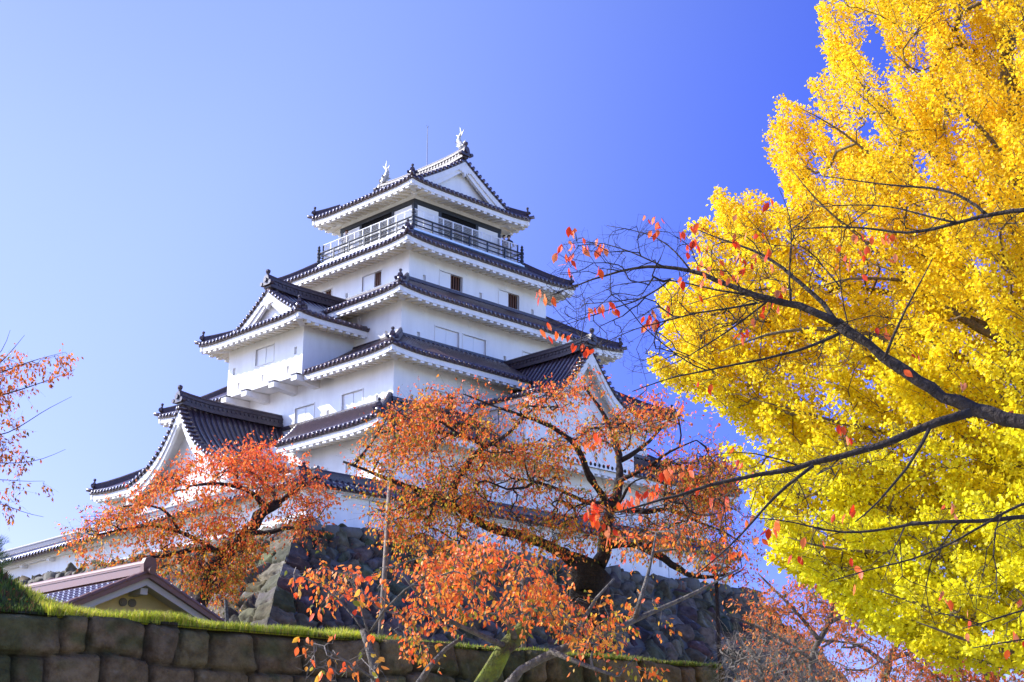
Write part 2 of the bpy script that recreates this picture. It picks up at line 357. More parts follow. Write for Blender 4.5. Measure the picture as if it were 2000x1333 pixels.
def window(fr, a, b, c, d, opened=None, parent=keep):
    """opened: (t0,t1) part of the opening not covered by a shutter"""
    m = MB(); e = .05
    bx(m, fr, a-e, b+e, -.03, .02, d, d+e); bx(m, fr, a-e, b+e, -.03, .02, c-e, c)
    bx(m, fr, a-e, a, -.025, .02, c, d); bx(m, fr, b, b+e, -.025, .02, c, d)
    w_ = m.build('window', M_TRIM, parent)
    m = MB()
    mid = (a+b)/2
    if opened is None:
        bx(m, fr, a+.004, mid-.012, .07, .13, c+.004, d-.004); bx(m, fr, mid+.012, b-.004, .085, .14, c+.004, d-.004)
    else:
        o0, o1 = opened
        if o0-a > .1: bx(m, fr, a+.004, o0, .05, .12, c+.004, d-.004)
        if b-o1 > .1: bx(m, fr, o1, b-.004, .05, .12, c+.004, d-.004)
    m.build('shutter', M_SHUTTER, w_)
    k = MB(); bx(k, fr, a, b, .155, .19, c, d); k.build('opening_backing', M_DARK if opened else M_SHUTTER, w_)  # solid back panel; behind open shutters its near-black paints the room's shade
    if opened:
        g = MB(); n = 4
        for i in range(n):
            t = opened[0]+(opened[1]-opened[0])*(i+.5)/n
            bx(g, fr, t-.032, t+.032, .10, .15, c+.004, d-.004)
        g.build('bars', M_BROWN, w_)
def port(fr, t, z, w_=.19, h=.36):
    m = MB(); bx(m, fr, t-w_/2, t+w_/2, .15, .19, z-h/2, z+h/2); m.build('gun_port', M_TRIM, keep)
def tier(A, B, z0, z1, wins, ports):      # wins[side] = [(t0,t1,z0,z1,opened)], ports[side] = [(t,z)]
    mb = MB()
    for i, (fr, L) in enumerate(rect_frames(A, B)):
        W = wins.get(i, []); Pn = ports.get(i, [])
        ops = [x[:4] for x in W]+[(t-.095, t+.095, z-.18, z+.18) for t, z in Pn]
        wall_side(mb, fr, L, z0, z1, ops)
    mb.add([(-A, -B, z1), (A, -B, z1), (A, B, z1), (-A, B, z1)], [(0, 1, 2, 3)])
    mb.build('wall', M_PLASTER, keep)
    for i, (fr, L) in enumerate(rect_frames(A, B)):
        for x in wins.get(i, []): window(fr, *x)
        for t, z in ports.get(i, []): port(fr, t, z)
# local t on the left face (side 1) = -y
tier(10.85, 10.3, 11.0, 16.75, {1: [(5.2, 6.7, 14.3, 15.1, None), (8.0, 8.9, 14.3, 15.1, None)], 0: [(-4.9, -3.4, 14.3, 15.1, None), (-8.3, -6.8, 14.3, 15.1, None), (3.4, 4.9, 14.3, 15.1, None)]}, {0: [(-1.6, 14.0), (2.2, 14.0), (5.6, 14.0)]})
tier(8.57, 8.25, 16.9, 20.8, {0: [(-6.44, -4.9, 18.4, 19.2, (-5.36, -4.95)), (4.9, 6.44, 18.4, 19.2, None)],
     1: [(4.65, 6.12, 18.4, 19.2, None), (1.1, 2.55, 18.4, 19.2, None), (-2.85, -1.38, 18.4, 19.2, None), (-6.1, -4.6, 18.4, 19.2, None)]},
     {0: [(-7.5, 18.5)], 1: [(7.14, 18.55), (3.6, 18.5), (-3.6, 18.5)]})
tier(6.67, 6.44, 20.9, 24.5, {0: [(-4.57, -3.04, 22.17, 23.0, None), (-2.77, -1.26, 22.17, 23.0, None), (1.32, 2.83, 22.17, 23.0, None), (3.1, 4.6, 22.17, 23.0, None)]},
     {0: [(-5.6, 22.3), (.06, 22.3), (5.65, 22.3)], 1: [(5.36, 22.35)]})
tier(4.8, 4.72, 24.6, 28.0, {0: [(-2.79, -1.27, 25.9, 26.7, (-2.02, -1.35)), (1.3, 2.77, 25.9, 26.7, (2.03, 2.70))],
     1: [(1.12, 2.62, 25.95, 26.75, (2.0, 2.58)), (-2.9, -1.38, 25.95, 26.75, (-1.98, -1.42))]},
     {0: [(-3.8, 26.02), (.01, 26.02), (3.77, 26.0)], 1: [(-.12, 26.02), (3.75, 26.0)]})
skirt(12.0, 11.45, 8.6, 16.35, 18.33, ov=1.16, cutleft=lambda d: (-(4.4-3.1*d/3.4), 4.4-3.1*d/3.4))
skirt(9.65, 9.38, 6.7, 20.38, 22.08, cutleft=lambda d: (-3.04, 3.04))
skirt(7.75, 7.55, 4.83, 24.02, 25.72)
skirt(5.9, 5.82, 3.95, 27.48, 28.70)
fl = MB()
for a, b, z in ((8.57, 8.25, 18.27), (6.67, 6.44, 22.04), (4.8, 4.72, 25.69)): flash(fl, a, b, z)
fl.build('flashing_course', M_TILE_D, keep)

# --- gabled roofs (ridge along local v); used for the top roof, the left bay and the two big gables
def bay_roof(fr3, A, H, vback, vout, g, oh, thick=.3, irimoya=True, step=.3, ov=1.0, sw=.12, prof=None, both=False, tri_in=.0, teeth=True):
    """fr3(u,v,z)->world. u across (eaves at |u|=A), v outwards from vback to vout (outer eave). H(d) height at distance d from the side eave."""
    R = Roof(); ze = H(0.)
    gp = vout-g if irimoya else vout-oh                    # gable plane
    vend = gp+oh                                            # verge
    def swf(v, d, D): 
        e = np.clip((v-(vout-1.8))/1.8, 0, 1); e2 = np.clip(((-v)-(vout-1.8))/1.8, 0, 1) if both else 0
        return (sw*(e**2+e2**2)*(1-np.clip(d/2.0, 0, 1))**2) if irimoya else 0.0
    for s in (-1, 1):
        fr = lambda T, D_, Z, s=s: fr3(s*(A-np.asarray(D_, float)), np.asarray(T, float)*1.0, Z)
        zf = lambda t, d: H(np.asarray(d, float))+swf(np.asarray(t, float), np.asarray(d, float), 2.)
        if irimoya:
            hi = lambda d: (vout-d) if d < g-.001 else max(vout-g, min(vend, 1e9))
            hi2 = lambda d: vout-min(d, g)
            lo2 = (lambda d: -(vout-min(d, g))) if both else (lambda d: vback)
            slope(R, fr, zf, lo2, hi2, A-.02, step=step, ov=ov, hips=True if both else 'hi', teeth=teeth)
            # verge strip beyond the gable plane
            for sg in ((1, -1) if both else (1,)):
                d_ = np.linspace(g*.86, A-.02, 9)
                T = np.stack([np.full(9, sg*gp), np.full(9, sg*vend)]); Z = H(d_)[None]+.0*T
                P = fr(T, d_[None]+0*T, Z+.01); Q = P.copy(); Q[..., 2] -= TH+.02
                R.bed.grid(P); R.bed.grid(Q); R.bed.grid(np.stack([P[1], Q[1]]))
                for k in (0.12, 0.36):
                    if k < oh: R.rib.tube(fr(sg*(gp+k), d_, H(d_)+.02), .078, 8)
        else:
            slope(R, fr, zf, lambda d: vback, lambda d: vend, A-.02, step=step, ov=ov, hips=None, teeth=False, nd=12, eave=True)
        # verge: short cross tiles with round ends, white bargeboard below
        for sg in ((1, -1) if both else (1,)):
            d0 = g*.95 if irimoya else .0
            # evenly spaced along the slope
            dd = np.linspace(d0, A, 60); zz = H(dd); Ls = np.concatenate([[0], np.cumsum(np.hypot(np.diff(dd), np.diff(zz)))])
            for sL in np.arange(.1, Ls[-1]-.1, .30):
                d = float(np.interp(sL, Ls, dd)); z = float(np.interp(sL, Ls, zz))
                R.rib.tube(fr(np.array([sg*(vend-.42), sg*(vend+.02)]), d, z+.07), .075, 8)
                R.rib.tube(fr(np.array([sg*(vend+.0), sg*(vend+.07)]), d, z+.055), .098, 8)
            dn = np.linspace(d0-(.25 if irimoya else 0), A-.01, 14); zn = H(np.maximum(dn, 0))+np.minimum(dn-0, 0)*.5
            for (v0, v1, u_, l_) in ((vend-.16, vend-.03, -.10, -.36), (vend-.26, vend-.10, -.34, -.60)):
                for i in range(13):
                    k = 1.0+.35*(1-i/13)
                    a, b, c, e = dn[i], dn[i+1], zn[i], zn[i+1]
                    R.eave.hexa([fr(sg*v0, a, c+l_*k), fr(sg*v1, a, c+l_*k), fr(sg*v1, b, e+l_*k), fr(sg*v0, b, e+l_*k),
                                 fr(sg*v0, a, c+u_), fr(sg*v1, a, c+u_), fr(sg*v1, b, e+u_), fr(sg*v0, b, e+u_)])
            # purlin stubs below the bargeboard
            dsoff = np.linspace(d0+.1, A, 10)
            Tt = np.stack([np.full(10, sg*(gp-.05)), np.full(10, sg*(vend-.12))])
            R.eave.grid(fr(Tt, dsoff[None]+0*Tt, H(dsoff)[None]-.17+0*Tt))
    ends = []
    for sg in ((1, -1) if both else (1,)):
        if irimoya:                                        # front skirt below the gable
            fr = lambda T, D_, Z, sg=sg: fr3(np.asarray(T, float)*sg, sg*(vout-np.asarray(D_, float)), Z)
            def zf2(t, d):
                e = np.clip((np.abs(t)-(A-1.8))/1.8, 0, 1)
                return H(np.asarray(d, float))+sw*e**2*(1-np.clip(np.asarray(d, float)/2., 0, 1))**2
            slope(R, fr, zf2, lambda d: -(A-d), lambda d: A-d, g+.02, step=step, ov=ov, nd=4)
            for s in (-1, 1):
                pts = [fr3(s*(A-d), sg*(vout-d), float(H(np.float64(d)))+sw*(1-min(d/2, 1))**2+.03) for d in np.linspace(.1, g, 6)]
                hip(R, pts)
                # descending ridge beside the verge
                dd = np.linspace(g, A-.1, 8)
                P = [fr3(s*(A-d), sg*(gp-.02), float(H(np.float64(d)))+.03) for d in dd]
                hm = MB(); R.hips.append(hm); hm.tube(P, .12, 8)
        # gable triangle
        u = np.linspace(-(A-(g if irimoya else .25)), A-(g if irimoya else .25), 25)
        zt = H(A-np.abs(u))-.14; zb = np.full(25, float(H(np.float64(g)))-.05) if irimoya else np.full(25, thick)
        P = fr3(np.stack([u, u]), np.full((2, 25), sg*(gp)), np.stack([zb, np.maximum(zt, zb)]))
        tri = MB(); tri.grid(P if sg > 0 else P[:, ::-1])
        if not irimoya:                                    # side walls of the bay body
            for s in (-1, 1):
                vv = np.array([[sg*gp, sg*vback], [sg*gp, sg*vback]]); uu = np.full((2, 2), s*(A-.25-.0))
                uu = np.full((2, 2), s*u[-1]); zz = np.array([[thick]*2, [float(H(np.float64(.25)))-.14]*2]); tri.grid(fr3(uu, vv, zz))
        tri.build('gable_wall', M_PLASTER, keep)
        # pendant (gegyo): carved white piece under the apex
        za = float(H(np.float64(A))); ge = MB()
        out = [(0, -.30), (.18, -.36), (.34, -.56), (.42, -.66), (.34, -.74), (.25, -.68), (.18, -.78), (.10, -.74), (0, -.98)]
        poly = [fr3(x, sg*(vend-.20), za+z) for x, z in out]+[fr3(-x, sg*(vend-.20), za+z) for x, z in out[::-1][1:-1]]
        ge.prism(poly, np.array(fr3(0, sg*(vend-.02), 0))-np.array(fr3(0, sg*(vend-.20), 0)))
        ge.build('gable_pendant', M_TRIM, keep)
        ends.append(sg)
    # main ridge: courses, honeycomb band, round cap
    za = float(H(np.float64(A)))
    v0, v1 = (-vend, vend) if both else (vback, vend)
    for (w0, z0, z1) in ((.22, -.02, .10), (.17, .10, .17), (.13, .17, .36), (.18, .36, .43), (.14, .43, .50)):
        vs = np.linspace(v0+.02, v1-.02, 9)
        for a, b in zip(vs[:-1], vs[1:]):
            ra, rb = rise(a, vend, both), rise(b, vend, both)
            P = [fr3(-w0, a, za+z0+ra), fr3(w0, a, za+z0+ra), fr3(w0, b, za+z0+rb), fr3(-w0, b, za+z0+rb), fr3(-w0, a, za+z1+ra), fr3(w0, a, za+z1+ra), fr3(w0, b, za+z1+rb), fr3(-w0, b, za+z1+rb)]
            R.ridge.hexa(P)
    vs = np.linspace(v0, v1+.0, 10); R.ridge.tube([fr3(0, x, za+.56+rise(x, vend, both)) for x in vs], .09, 8)
    n = int((v1-v0)/.24)
    for i in range(n):
        x = v0+(i+.5)*(v1-v0)/n
        for s in (-1, 1): R.ridge.tube([fr3(s*.10, x, za+.265+rise(x, vend, both)), fr3(s*.165, x, za+.265+rise(x, vend, both))], .075, 6)
    for sg in ends:
        e = np.array(fr3(0, sg*(vend+.03), za+.06+rise(sg*vend, vend, both))); o = np.array(fr3(0, 0, 0)); d = np.array(fr3(0, sg*1., 0))-o
        om = MB(); R.orns.append(om); ornament(om, e, math.atan2(-d[1], -d[0]), 1.15)
    return R
def rise(v, vend, both):
    x = max(0., (abs(v) if both else v)-(vend-2.2))/2.2
    return .16*x*x

# top roof: ridge runs along y, gables face -y and +y
def Htop(d): x = np.asarray(d, float)/4.25; return 31.45+2.5*(.82*x+.18*x*x)
top = lambda u, v, z: np.stack(np.broadcast_arrays(np.asarray(u, float), np.asarray(v, float), np.asarray(z, float)), -1)
topR = bay_roof(top, 4.25, Htop, -4.15, 4.15, 1.1, .45, both=True, ov=1.2)
topR.build(keep)
# left bay: ridge along -x
lf = lambda u, v, z: np.stack(np.broadcast_arrays(-np.asarray(v, float), np.asarray(u, float), np.asarray(z, float)), -1)
def Hbay(d): x = np.asarray(d, float)/4.05; return 22.9+2.25*(.62*x+.38*x*x)
bay_roof(lf, 4.05, Hbay, 4.7, 10.8, 1.45, .4, ov=1.05).build(keep)
bw = MB(); frb = frame((-9.7, 0, 0), (0, -1, 0), (1, 0, 0))
ops = [(-.73, .72, 21.43, 22.26)]+[(t-.095, t+.095, z-.18, z+.18) for t, z in ((2.45, 21.56), (-2.52, 21.54), (1.9, 20.74), (-.1, 20.74), (-2.07, 20.72))]
wall_side(bw, frb, 3.02, 20.3, 23.3, ops)
for s in (-1, 1):
    q = [(-9.7, s*3.02, 20.3), (-6.6, s*3.02, 20.3), (-6.6, s*3.02, 23.3), (-9.7, s*3.02, 23.3)]; bw.add(q, [(0, 1, 2, 3) if s < 0 else (3, 2, 1, 0)])
bw.add([(-9.7, -3.02, 20.3), (-9.7, 3.02, 20.3), (-6.6, 3.02, 20.3), (-6.6, -3.02, 20.3)], [(0, 1, 2, 3)])
bw.build('bay_wall', M_PLASTER, keep)
window(frb, -.73, .72, 21.43, 22.26, None)
for t, z in ((2.45, 21.56), (-2.52, 21.54), (1.9, 20.74), (-.1, 20.74), (-2.07, 20.72)): port(frb, t, z)
for y in (-2.75, -1.0, 1.22, 2.92):
    c = MB(); c.prism([(-9.95, y-.21, 20.28), (-9.95, y-.21, 20.02), (-8.5, y-.21, 19.86), (-8.5, y-.21, 20.28)], (0, .42, 0)); k = c.build('corbel', M_TRIM, keep)
    c = MB(); c.box((-9.99, y-.24, 20.29), (-9.71, y+.24, 20.34)); c.build('corbel_cap', M_TILE_D, k)
# big gable on the left face and on the front face
def Hprof(us, zs, A):
    us, zs = np.array(us), np.array(zs)
    from numpy.polynomial import polynomial as Pn
    def H(d): 
        u = A-np.asarray(d, float); return np.interp(u, us, zs)
    return H
def smooth_prof(pts, A):
    u, z = np.array(pts).T; uu = np.linspace(0, A, 120); zz = np.interp(uu, u, z)
    k = np.ones(13)/13; zp = np.interp(np.concatenate([uu[0]-(uu[1]-uu[0])*np.arange(6, 0, -1), uu, uu[-1]+(uu[1]-uu[0])*np.arange(1, 7)]), uu, zz)
    zp[:6] = zz[0]+(zz[0]-zz[1])*np.arange(6, 0, -1); zp[-6:] = zz[-1]+(zz[-1]-zz[-2])*np.arange(1, 7)
    return Hprof(uu, np.convolve(zp, k, 'valid'), A)
Hl = smooth_prof([(0, 18.45), (.7, 17.42), (1.43, 16.62), (2.4, 15.95), (3.3, 15.58), (4.1, 15.36)], 4.1)
bay_roof(lf, 4.1, Hl, 8.4, 14.2, 0, .8, thick=11.6, irimoya=False, ov=.3).build(keep)
fr_f = lambda u, v, z: np.stack(np.broadcast_arrays(np.asarray(u, float), -np.asarray(v, float), np.asarray(z, float)), -1)
Hr = smooth_prof([(0, 21.55), (.45, 20.98), (.95, 20.33), (1.48, 19.73), (2.1, 19.28), (2.99, 19.0), (3.9, 18.82)], 3.9)
bay_roof(fr_f, 3.9, Hr, 6.3, 12.3, 0, .75, thick=16.2, irimoya=False, ov=.3).build(keep)

# --- top storey: black timber frame, white panels, near-black core painted as the opening's shade, balcony
tw = MB()
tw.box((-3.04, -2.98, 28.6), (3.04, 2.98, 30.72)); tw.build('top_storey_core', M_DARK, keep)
tw = MB(); tw.box((-3.06, -3.0, 30.98), (3.06, 3.0, 31.55)); tw.build('wall', M_PLASTER, keep)
tb = MB()
for (fr, L) in rect_frames(3.04, 2.98):
    bx(tb, fr, -L-.06, L+.06, -.07, .06, 30.74, 30.98)
    for t in (-L+.07, L-.07, -1.32, 1.32): bx(tb, fr, t-.09, t+.09, -.055, .05, 28.6, 30.739)
    bx(tb, fr, -L, L, -.05, .04, 28.9, 29.05)
tb.build('timber_frame', M_BLACK, keep)
for i, (fr, L) in enumerate(rect_frames(3.04, 2.98)):
    for a, b in ((-L+.17, -1.42), (1.42, L-.17)):
        m = MB(); bx(m, fr, a, b, -.03, .0, 29.06, 30.70); m.build('wall_panel', M_PLASTER, keep)
dk = MB(); dk.box((-4.0, -4.0, 28.72), (4.0, 4.0, 28.86)); dk.box((-3.92, -3.92, 28.86), (3.92, 3.92, 28.93)); 
d1 = MB(); d1.box((-4.12, -4.12, 28.62), (4.12, 4.12, 28.72)); dk_o = dk.build('balcony_deck', M_METAL, keep); d1.build('deck_beam', M_BLACK, dk_o)
rl = MB(); wf = MB(); pan = MB()
for (fr, L) in rect_frames(3.86, 3.86):
    for z, r in ((29.12, .035), (29.36, .03), (29.56, .045)): rl.tube([fr(-L-.12, 0, z), fr(L+.12, 0, z)], r, 6)
    for t in np.linspace(-L, L, 7)[1:-1]: bx(rl, fr, t-.035, t+.035, -.03, .03, 28.93, 29.56)
for (fr, L) in rect_frames(3.70, 3.70):
    for z in (30.06, 29.55, 29.08): wf.tube([fr(-L, 0, z), fr(L, 0, z)], .026, 6)
    ts = np.linspace(-L, L, 12)
    for t in ts: bx(wf, fr, t-.025, t+.025, -.025, .025, 28.93, 30.06)
    for k in np.arange(-L, L, .085): pan.tube([fr(k, 0, 29.08), fr(k, 0, 30.05)], .0075, 3, cap=False)
    for z in np.arange(29.14, 30.05, .085): pan.tube([fr(-L, 0, z), fr(L, 0, z)], .0075, 3, cap=False)
for sx in (-1, 1):
    for sy in (-1, 1):
        rl.lathe((sx*3.86, sy*3.86, 28.8), [(.085, 0), (.085, .86), (.055, .90), (.095, .95), (.095, 1.0), (.05, 1.06), (.085, 1.12), (.0, 1.26)], 10)
rail = rl.build('timber_railing', M_BLACK, keep); wf.build('white_railing', M_SHUTTER, keep); pan.build('railing_mesh', M_SHUTTER, keep)
# lightning rod and the two fish ornaments
rd = MB(); rd.tube([(0.35, 0, 34.3), (.35, 0, 36.2), (.35, 0, 37.2)], [.024, .020, .014], 6); rd.tube([(.35, 0, 37.1), (.27, 0, 37.25)], .008, 4); rd.tube([(.35, 0, 37.1), (.43, 0, 37.25)], .008, 4)
rd.build('lightning_rod', M_ROD, keep)
for sy in (-1, 1):
    m = MB(); y0 = sy*3.05
    z0 = 34.62
    body = [(0, y0+sy*.16, z0+.02), (0, y0+sy*.18, z0+.14), (0, y0+sy*.08, z0+.30), (0, y0-sy*.04, z0+.48), (0, y0-sy*.09, z0+.66), (0, y0-sy*.04, z0+.84), (0, y0+sy*.05, z0+1.0)]
    m.tube(body, [.15, .21, .19, .15, .115, .08, .045], 10)
    def fin(p, q, r_, th=.03):
        m.prism([(p[0]-th/2, p[1], p[2]), (q[0]-th/2, q[1], q[2]), (r_[0]-th/2, r_[1], r_[2])], (th, 0, 0))
    fin((0, y0+sy*.03, z0+.92), (0, y0-sy*.02, z0+1.42), (0, y0+sy*.13, z0+1.0))
    fin((0, y0+sy*.02, z0+.90), (0, y0+sy*.34, z0+1.16), (0, y0+sy*.10, z0+.84))
    fin((0, y0-sy*.02, z0+.86), (0, y0-sy*.30, z0+1.02), (0, y0-sy*.12, z0+.76))
    for k in range(4): fin((0, y0-sy*(.10-.03*k), z0+.22+.13*k), (0, y0-sy*(.30-.01*k), z0+.36+.12*k), (0, y0-sy*.16, z0+.36+.13*k))
    fin((0, y0+sy*.2, z0+.2), (0, y0+sy*.45, z0+.48), (0, y0+sy*.14, z0+.36))
    for sx in (-1, 1):
        m.prism([(sx*.13, y0+sy*.12, z0+.2), (sx*.36, y0-sy*.02, z0+.40), (sx*.12, y0-sy*.03, z0+.36)], (0, sy*.03, .02))
        m.tube([(sx*.10, y0+sy*.33, z0+.17), (sx*.15, y0+sy*.33, z0+.18)], .04, 6)
    m.tube([(0, y0+sy*.26, z0+.14), (0, y0+sy*.42, z0+.10)], [.13, .07], 8)
    m.build('fish_ornament', M_SHACHI, keep, smooth=False)
# small iron hooks under the eaves
for (A, B, z, ts) in ((5.9, 5.82, 27.1, (-3.4, -1.2, 1.5, 3.8)), (7.75, 7.55, 23.65, (-5.6, -2.6, .6, 3.6)), (9.65, 9.38, 20.0, (-7.6, -4.4))):
    for fr, L in rect_frames(A-.85, B-.85)[:2]:
        for t in ts: hk = MB(); hk.tube([fr(t+.12*math.sin(a), .0, z-.22+.12*math.cos(a)) for a in np.linspace(-.3, 3.6, 8)]+[fr(t-.1, 0, z-.05)], .014, 4); hk.build('eave_hook', M_TRIM, keep)

# ================================================================ PLASTERED WALLS ON THE STONE BASE
def plaster_wall(name, label, p, q, base, eave, ridge, half, ext0=0, ext1=0, ports=(), joints=(), orn0=False):
    """tile topped wall from p to q; outward normal = right hand side of p->q"""
    p, q = np.array(p, float), np.array(q, float); L = np.linalg.norm(q-p); t = (q-p)/L; n = np.array([-t[1], t[0]])   # inward
    fr = frame((p[0], p[1], 0), (t[0], t[1], 0), (n[0], n[1], 0))
    root = empty(name, (p[0], p[1], base[0]), label=label, cat='plaster wall', group='tile topped walls along the stone base')
    Z = lambda ab, x: ab[0]+(ab[1]-ab[0])*np.clip(x/L, 0, 1)
    m = MB(); N = 24; xs = np.linspace(0, L, N+1)
    for a, b in zip(xs[:-1], xs[1:]):
        m.hexa([fr(a, 0, Z(base, a)-.6), fr(b, 0, Z(base, b)-.6), fr(b, .5, Z(base, b)-.6), fr(a, .5, Z(base, a)-.6),
                fr(a, 0, Z(eave, a)), fr(b, 0, Z(eave, b)), fr(b, .5, Z(eave, b)), fr(a, .5, Z(eave, a))])
    m.build('wall', M_PLASTER, root)
    m = MB()
    for a, b in zip(xs[:-1], xs[1:]):
        for d0, d1, u, l in ((-.36, -.22, -.02, -.16), (-.22, 0, -.10, -.20), (.72, .86, -.02, -.16)):
            m.hexa([fr(a, d0, Z(eave, a)+l), fr(b, d0, Z(eave, b)+l), fr(b, d1, Z(eave, b)+l), fr(a, d1, Z(eave, a)+l),
                    fr(a, d0, Z(eave, a)+u), fr(b, d0, Z(eave, b)+u), fr(b, d1, Z(eave, b)+u), fr(a, d1, Z(eave, a)+u)])
    for x in np.arange(1.3, L-.3, 2.6):
        z = float(Z(eave, x)); bx(m, fr, x-.13, x+.13, -.30, 0, z-.34, z-.20)
    m.build('eave', M_TRIM, root)
    for x, z in ports:
        g = MB(); bx(g, fr, x-.1, x+.1, -.006, .03, z-.17, z+.17); g.build('gun_port', mats_port, root)
    g = MB()
    for x in joints: bx(g, fr, x-.012, x+.012, -.008, .02, float(Z(base, x)), float(Z(eave, x))-.21)
    if joints: g.build('expansion_joint', M_BLACK, root)
    R = Roof(); c = .25
    for s in (-1, 1):
        f2 = (lambda T, D, z_, s=s: fr(T, c+s*(half-np.asarray(D, float)), z_))
        zf = lambda tt, d: Z(eave, np.asarray(tt, float))+(Z(ridge, np.asarray(tt, float))-Z(eave, np.asarray(tt, float))-.12)*(np.asarray(d, float)/half)
        slope(R, f2, zf, lambda d: -ext0 if ext0 <= 0 else -ext0+0*d, lambda d: L+ext1, half-.02, step=.29, nd=2, eave=False, ov=.3)
        tt = np.arange(-ext0, L+ext1, .145)
        for i in range(len(tt)-1):
            a, b = tt[i], tt[i+1]
            R.rib.hexa([f2(a, -.04, zf(a, 0)-.12), f2(b, -.04, zf(b, 0)-.12), f2(b, .06, zf(b, 0)-.12), f2(a, .06, zf(a, 0)-.12), f2(a, -.04, zf(a, 0)), f2(b, -.04, zf(b, 0)), f2(b, .06, zf(b, 0)), f2(a, .06, zf(a, 0))])
    xs = np.linspace(-ext0, L+ext1, N+1)
    for a, b in zip(xs[:-1], xs[1:]):
        for w_, u, l in ((.20, -.04, -.20), (.15, .05, -.04), (.17, .09, .05)):
            R.ridge.hexa([fr(a, c-w_, Z(ridge, a)+l), fr(b, c-w_, Z(ridge, b)+l), fr(b, c+w_, Z(ridge, b)+l), fr(a, c+w_, Z(ridge, a)+l),
                          fr(a, c-w_, Z(ridge, a)+u), fr(b, c-w_, Z(ridge, b)+u), fr(b, c+w_, Z(ridge, b)+u), fr(a, c+w_, Z(ridge, a)+u)])
    R.ridge.tube([fr(x, c, float(Z(ridge, x))+.13) for x in xs], .085, 8)
    if orn0: R.ridge.lathe(tuple(fr(0, c, float(Z(ridge, 0))+.18)), [(.10, 0), (.12, .05), (.05, .10), (.10, .16), (.04, .24), (0, .27)], 8)
    R.build(root)
    return root
mats_port = mat('port_shade', (.35, .35, .36), .8, .1)
plaster_wall('plaster_wall', 'low white plaster wall on the shaded front of the stone base', (-15.84, -12.0), (10.3, -12.0), (11.3, 11.5), (12.92, 12.95), (13.45, 13.5), .72, ext0=.35, ext1=.3,
             ports=((18.0, 12.1), (20.7, 12.15), (14.3, 12.0), (23.6, 12.1)), joints=(3.05, 9.2, 15.2, 21.3), orn0=True)
plaster_wall('plaster_wall', 'long low white plaster wall running off to the left edge, foot in sun', (-15.8, 19.0), (-15.8, -11.98), (11.0, 11.3), (12.2, 12.92), (13.0, 13.45), .95, ext0=.3, ext1=.3, joints=(24.0,))
# small brackets-and-post look of the corner gate wing hidden behind the orange tree is part of the wall above

# ================================================================ STONE MASONRY
def batter(z):                            # how far the face stands out at height z
    return np.interp(z, [0, 3.5, 5.8, 7.3, 8.4, 9.1, 9.9, 11.3], [9.4, 6.6, 4.9, 3.75, 2.85, 2.1, 1.25, 0.0])
def voronoi(U, Vv, seeds, ax=1.0):
    kd = kdtree.KDTree(len(seeds))
    for i, s in enumerate(seeds): kd.insert((s[0]*ax, s[1], 0), i)
    kd.balance()
    n = len(U); i1 = np.zeros(n, int); e = np.zeros(n)
    for k in range(n):
        r = kd.find_n((U[k]*ax, Vv[k], 0), 2)
        i1[k] = r[0][1]; a, b = r[0][0], r[1][0]
        m = a.xy-b.xy; e[k] = (r[1][2]**2-r[0][2]**2)/(2*(m.length+1e-6))
    return i1, e
def vnoise(x, y, sc_, seed):              # cheap smooth value noise
    r = np.random.default_rng(seed); T = r.random((64, 64)); x, y = x/sc_, y/sc_
    xi, yi = np.floor(x).astype(int), np.floor(y).astype(int); fx, fy = x-xi, y-yi; fx, fy = fx*fx*(3-2*fx), fy*fy*(3-2*fy)
    g = lambda a, b: T[a % 64, b % 64]
    return (g(xi, yi)*(1-fx)+g(xi+1, yi)*fx)*(1-fy)+(g(xi, yi+1)*(1-fx)+g(xi+1, yi+1)*fx)*fy-.5
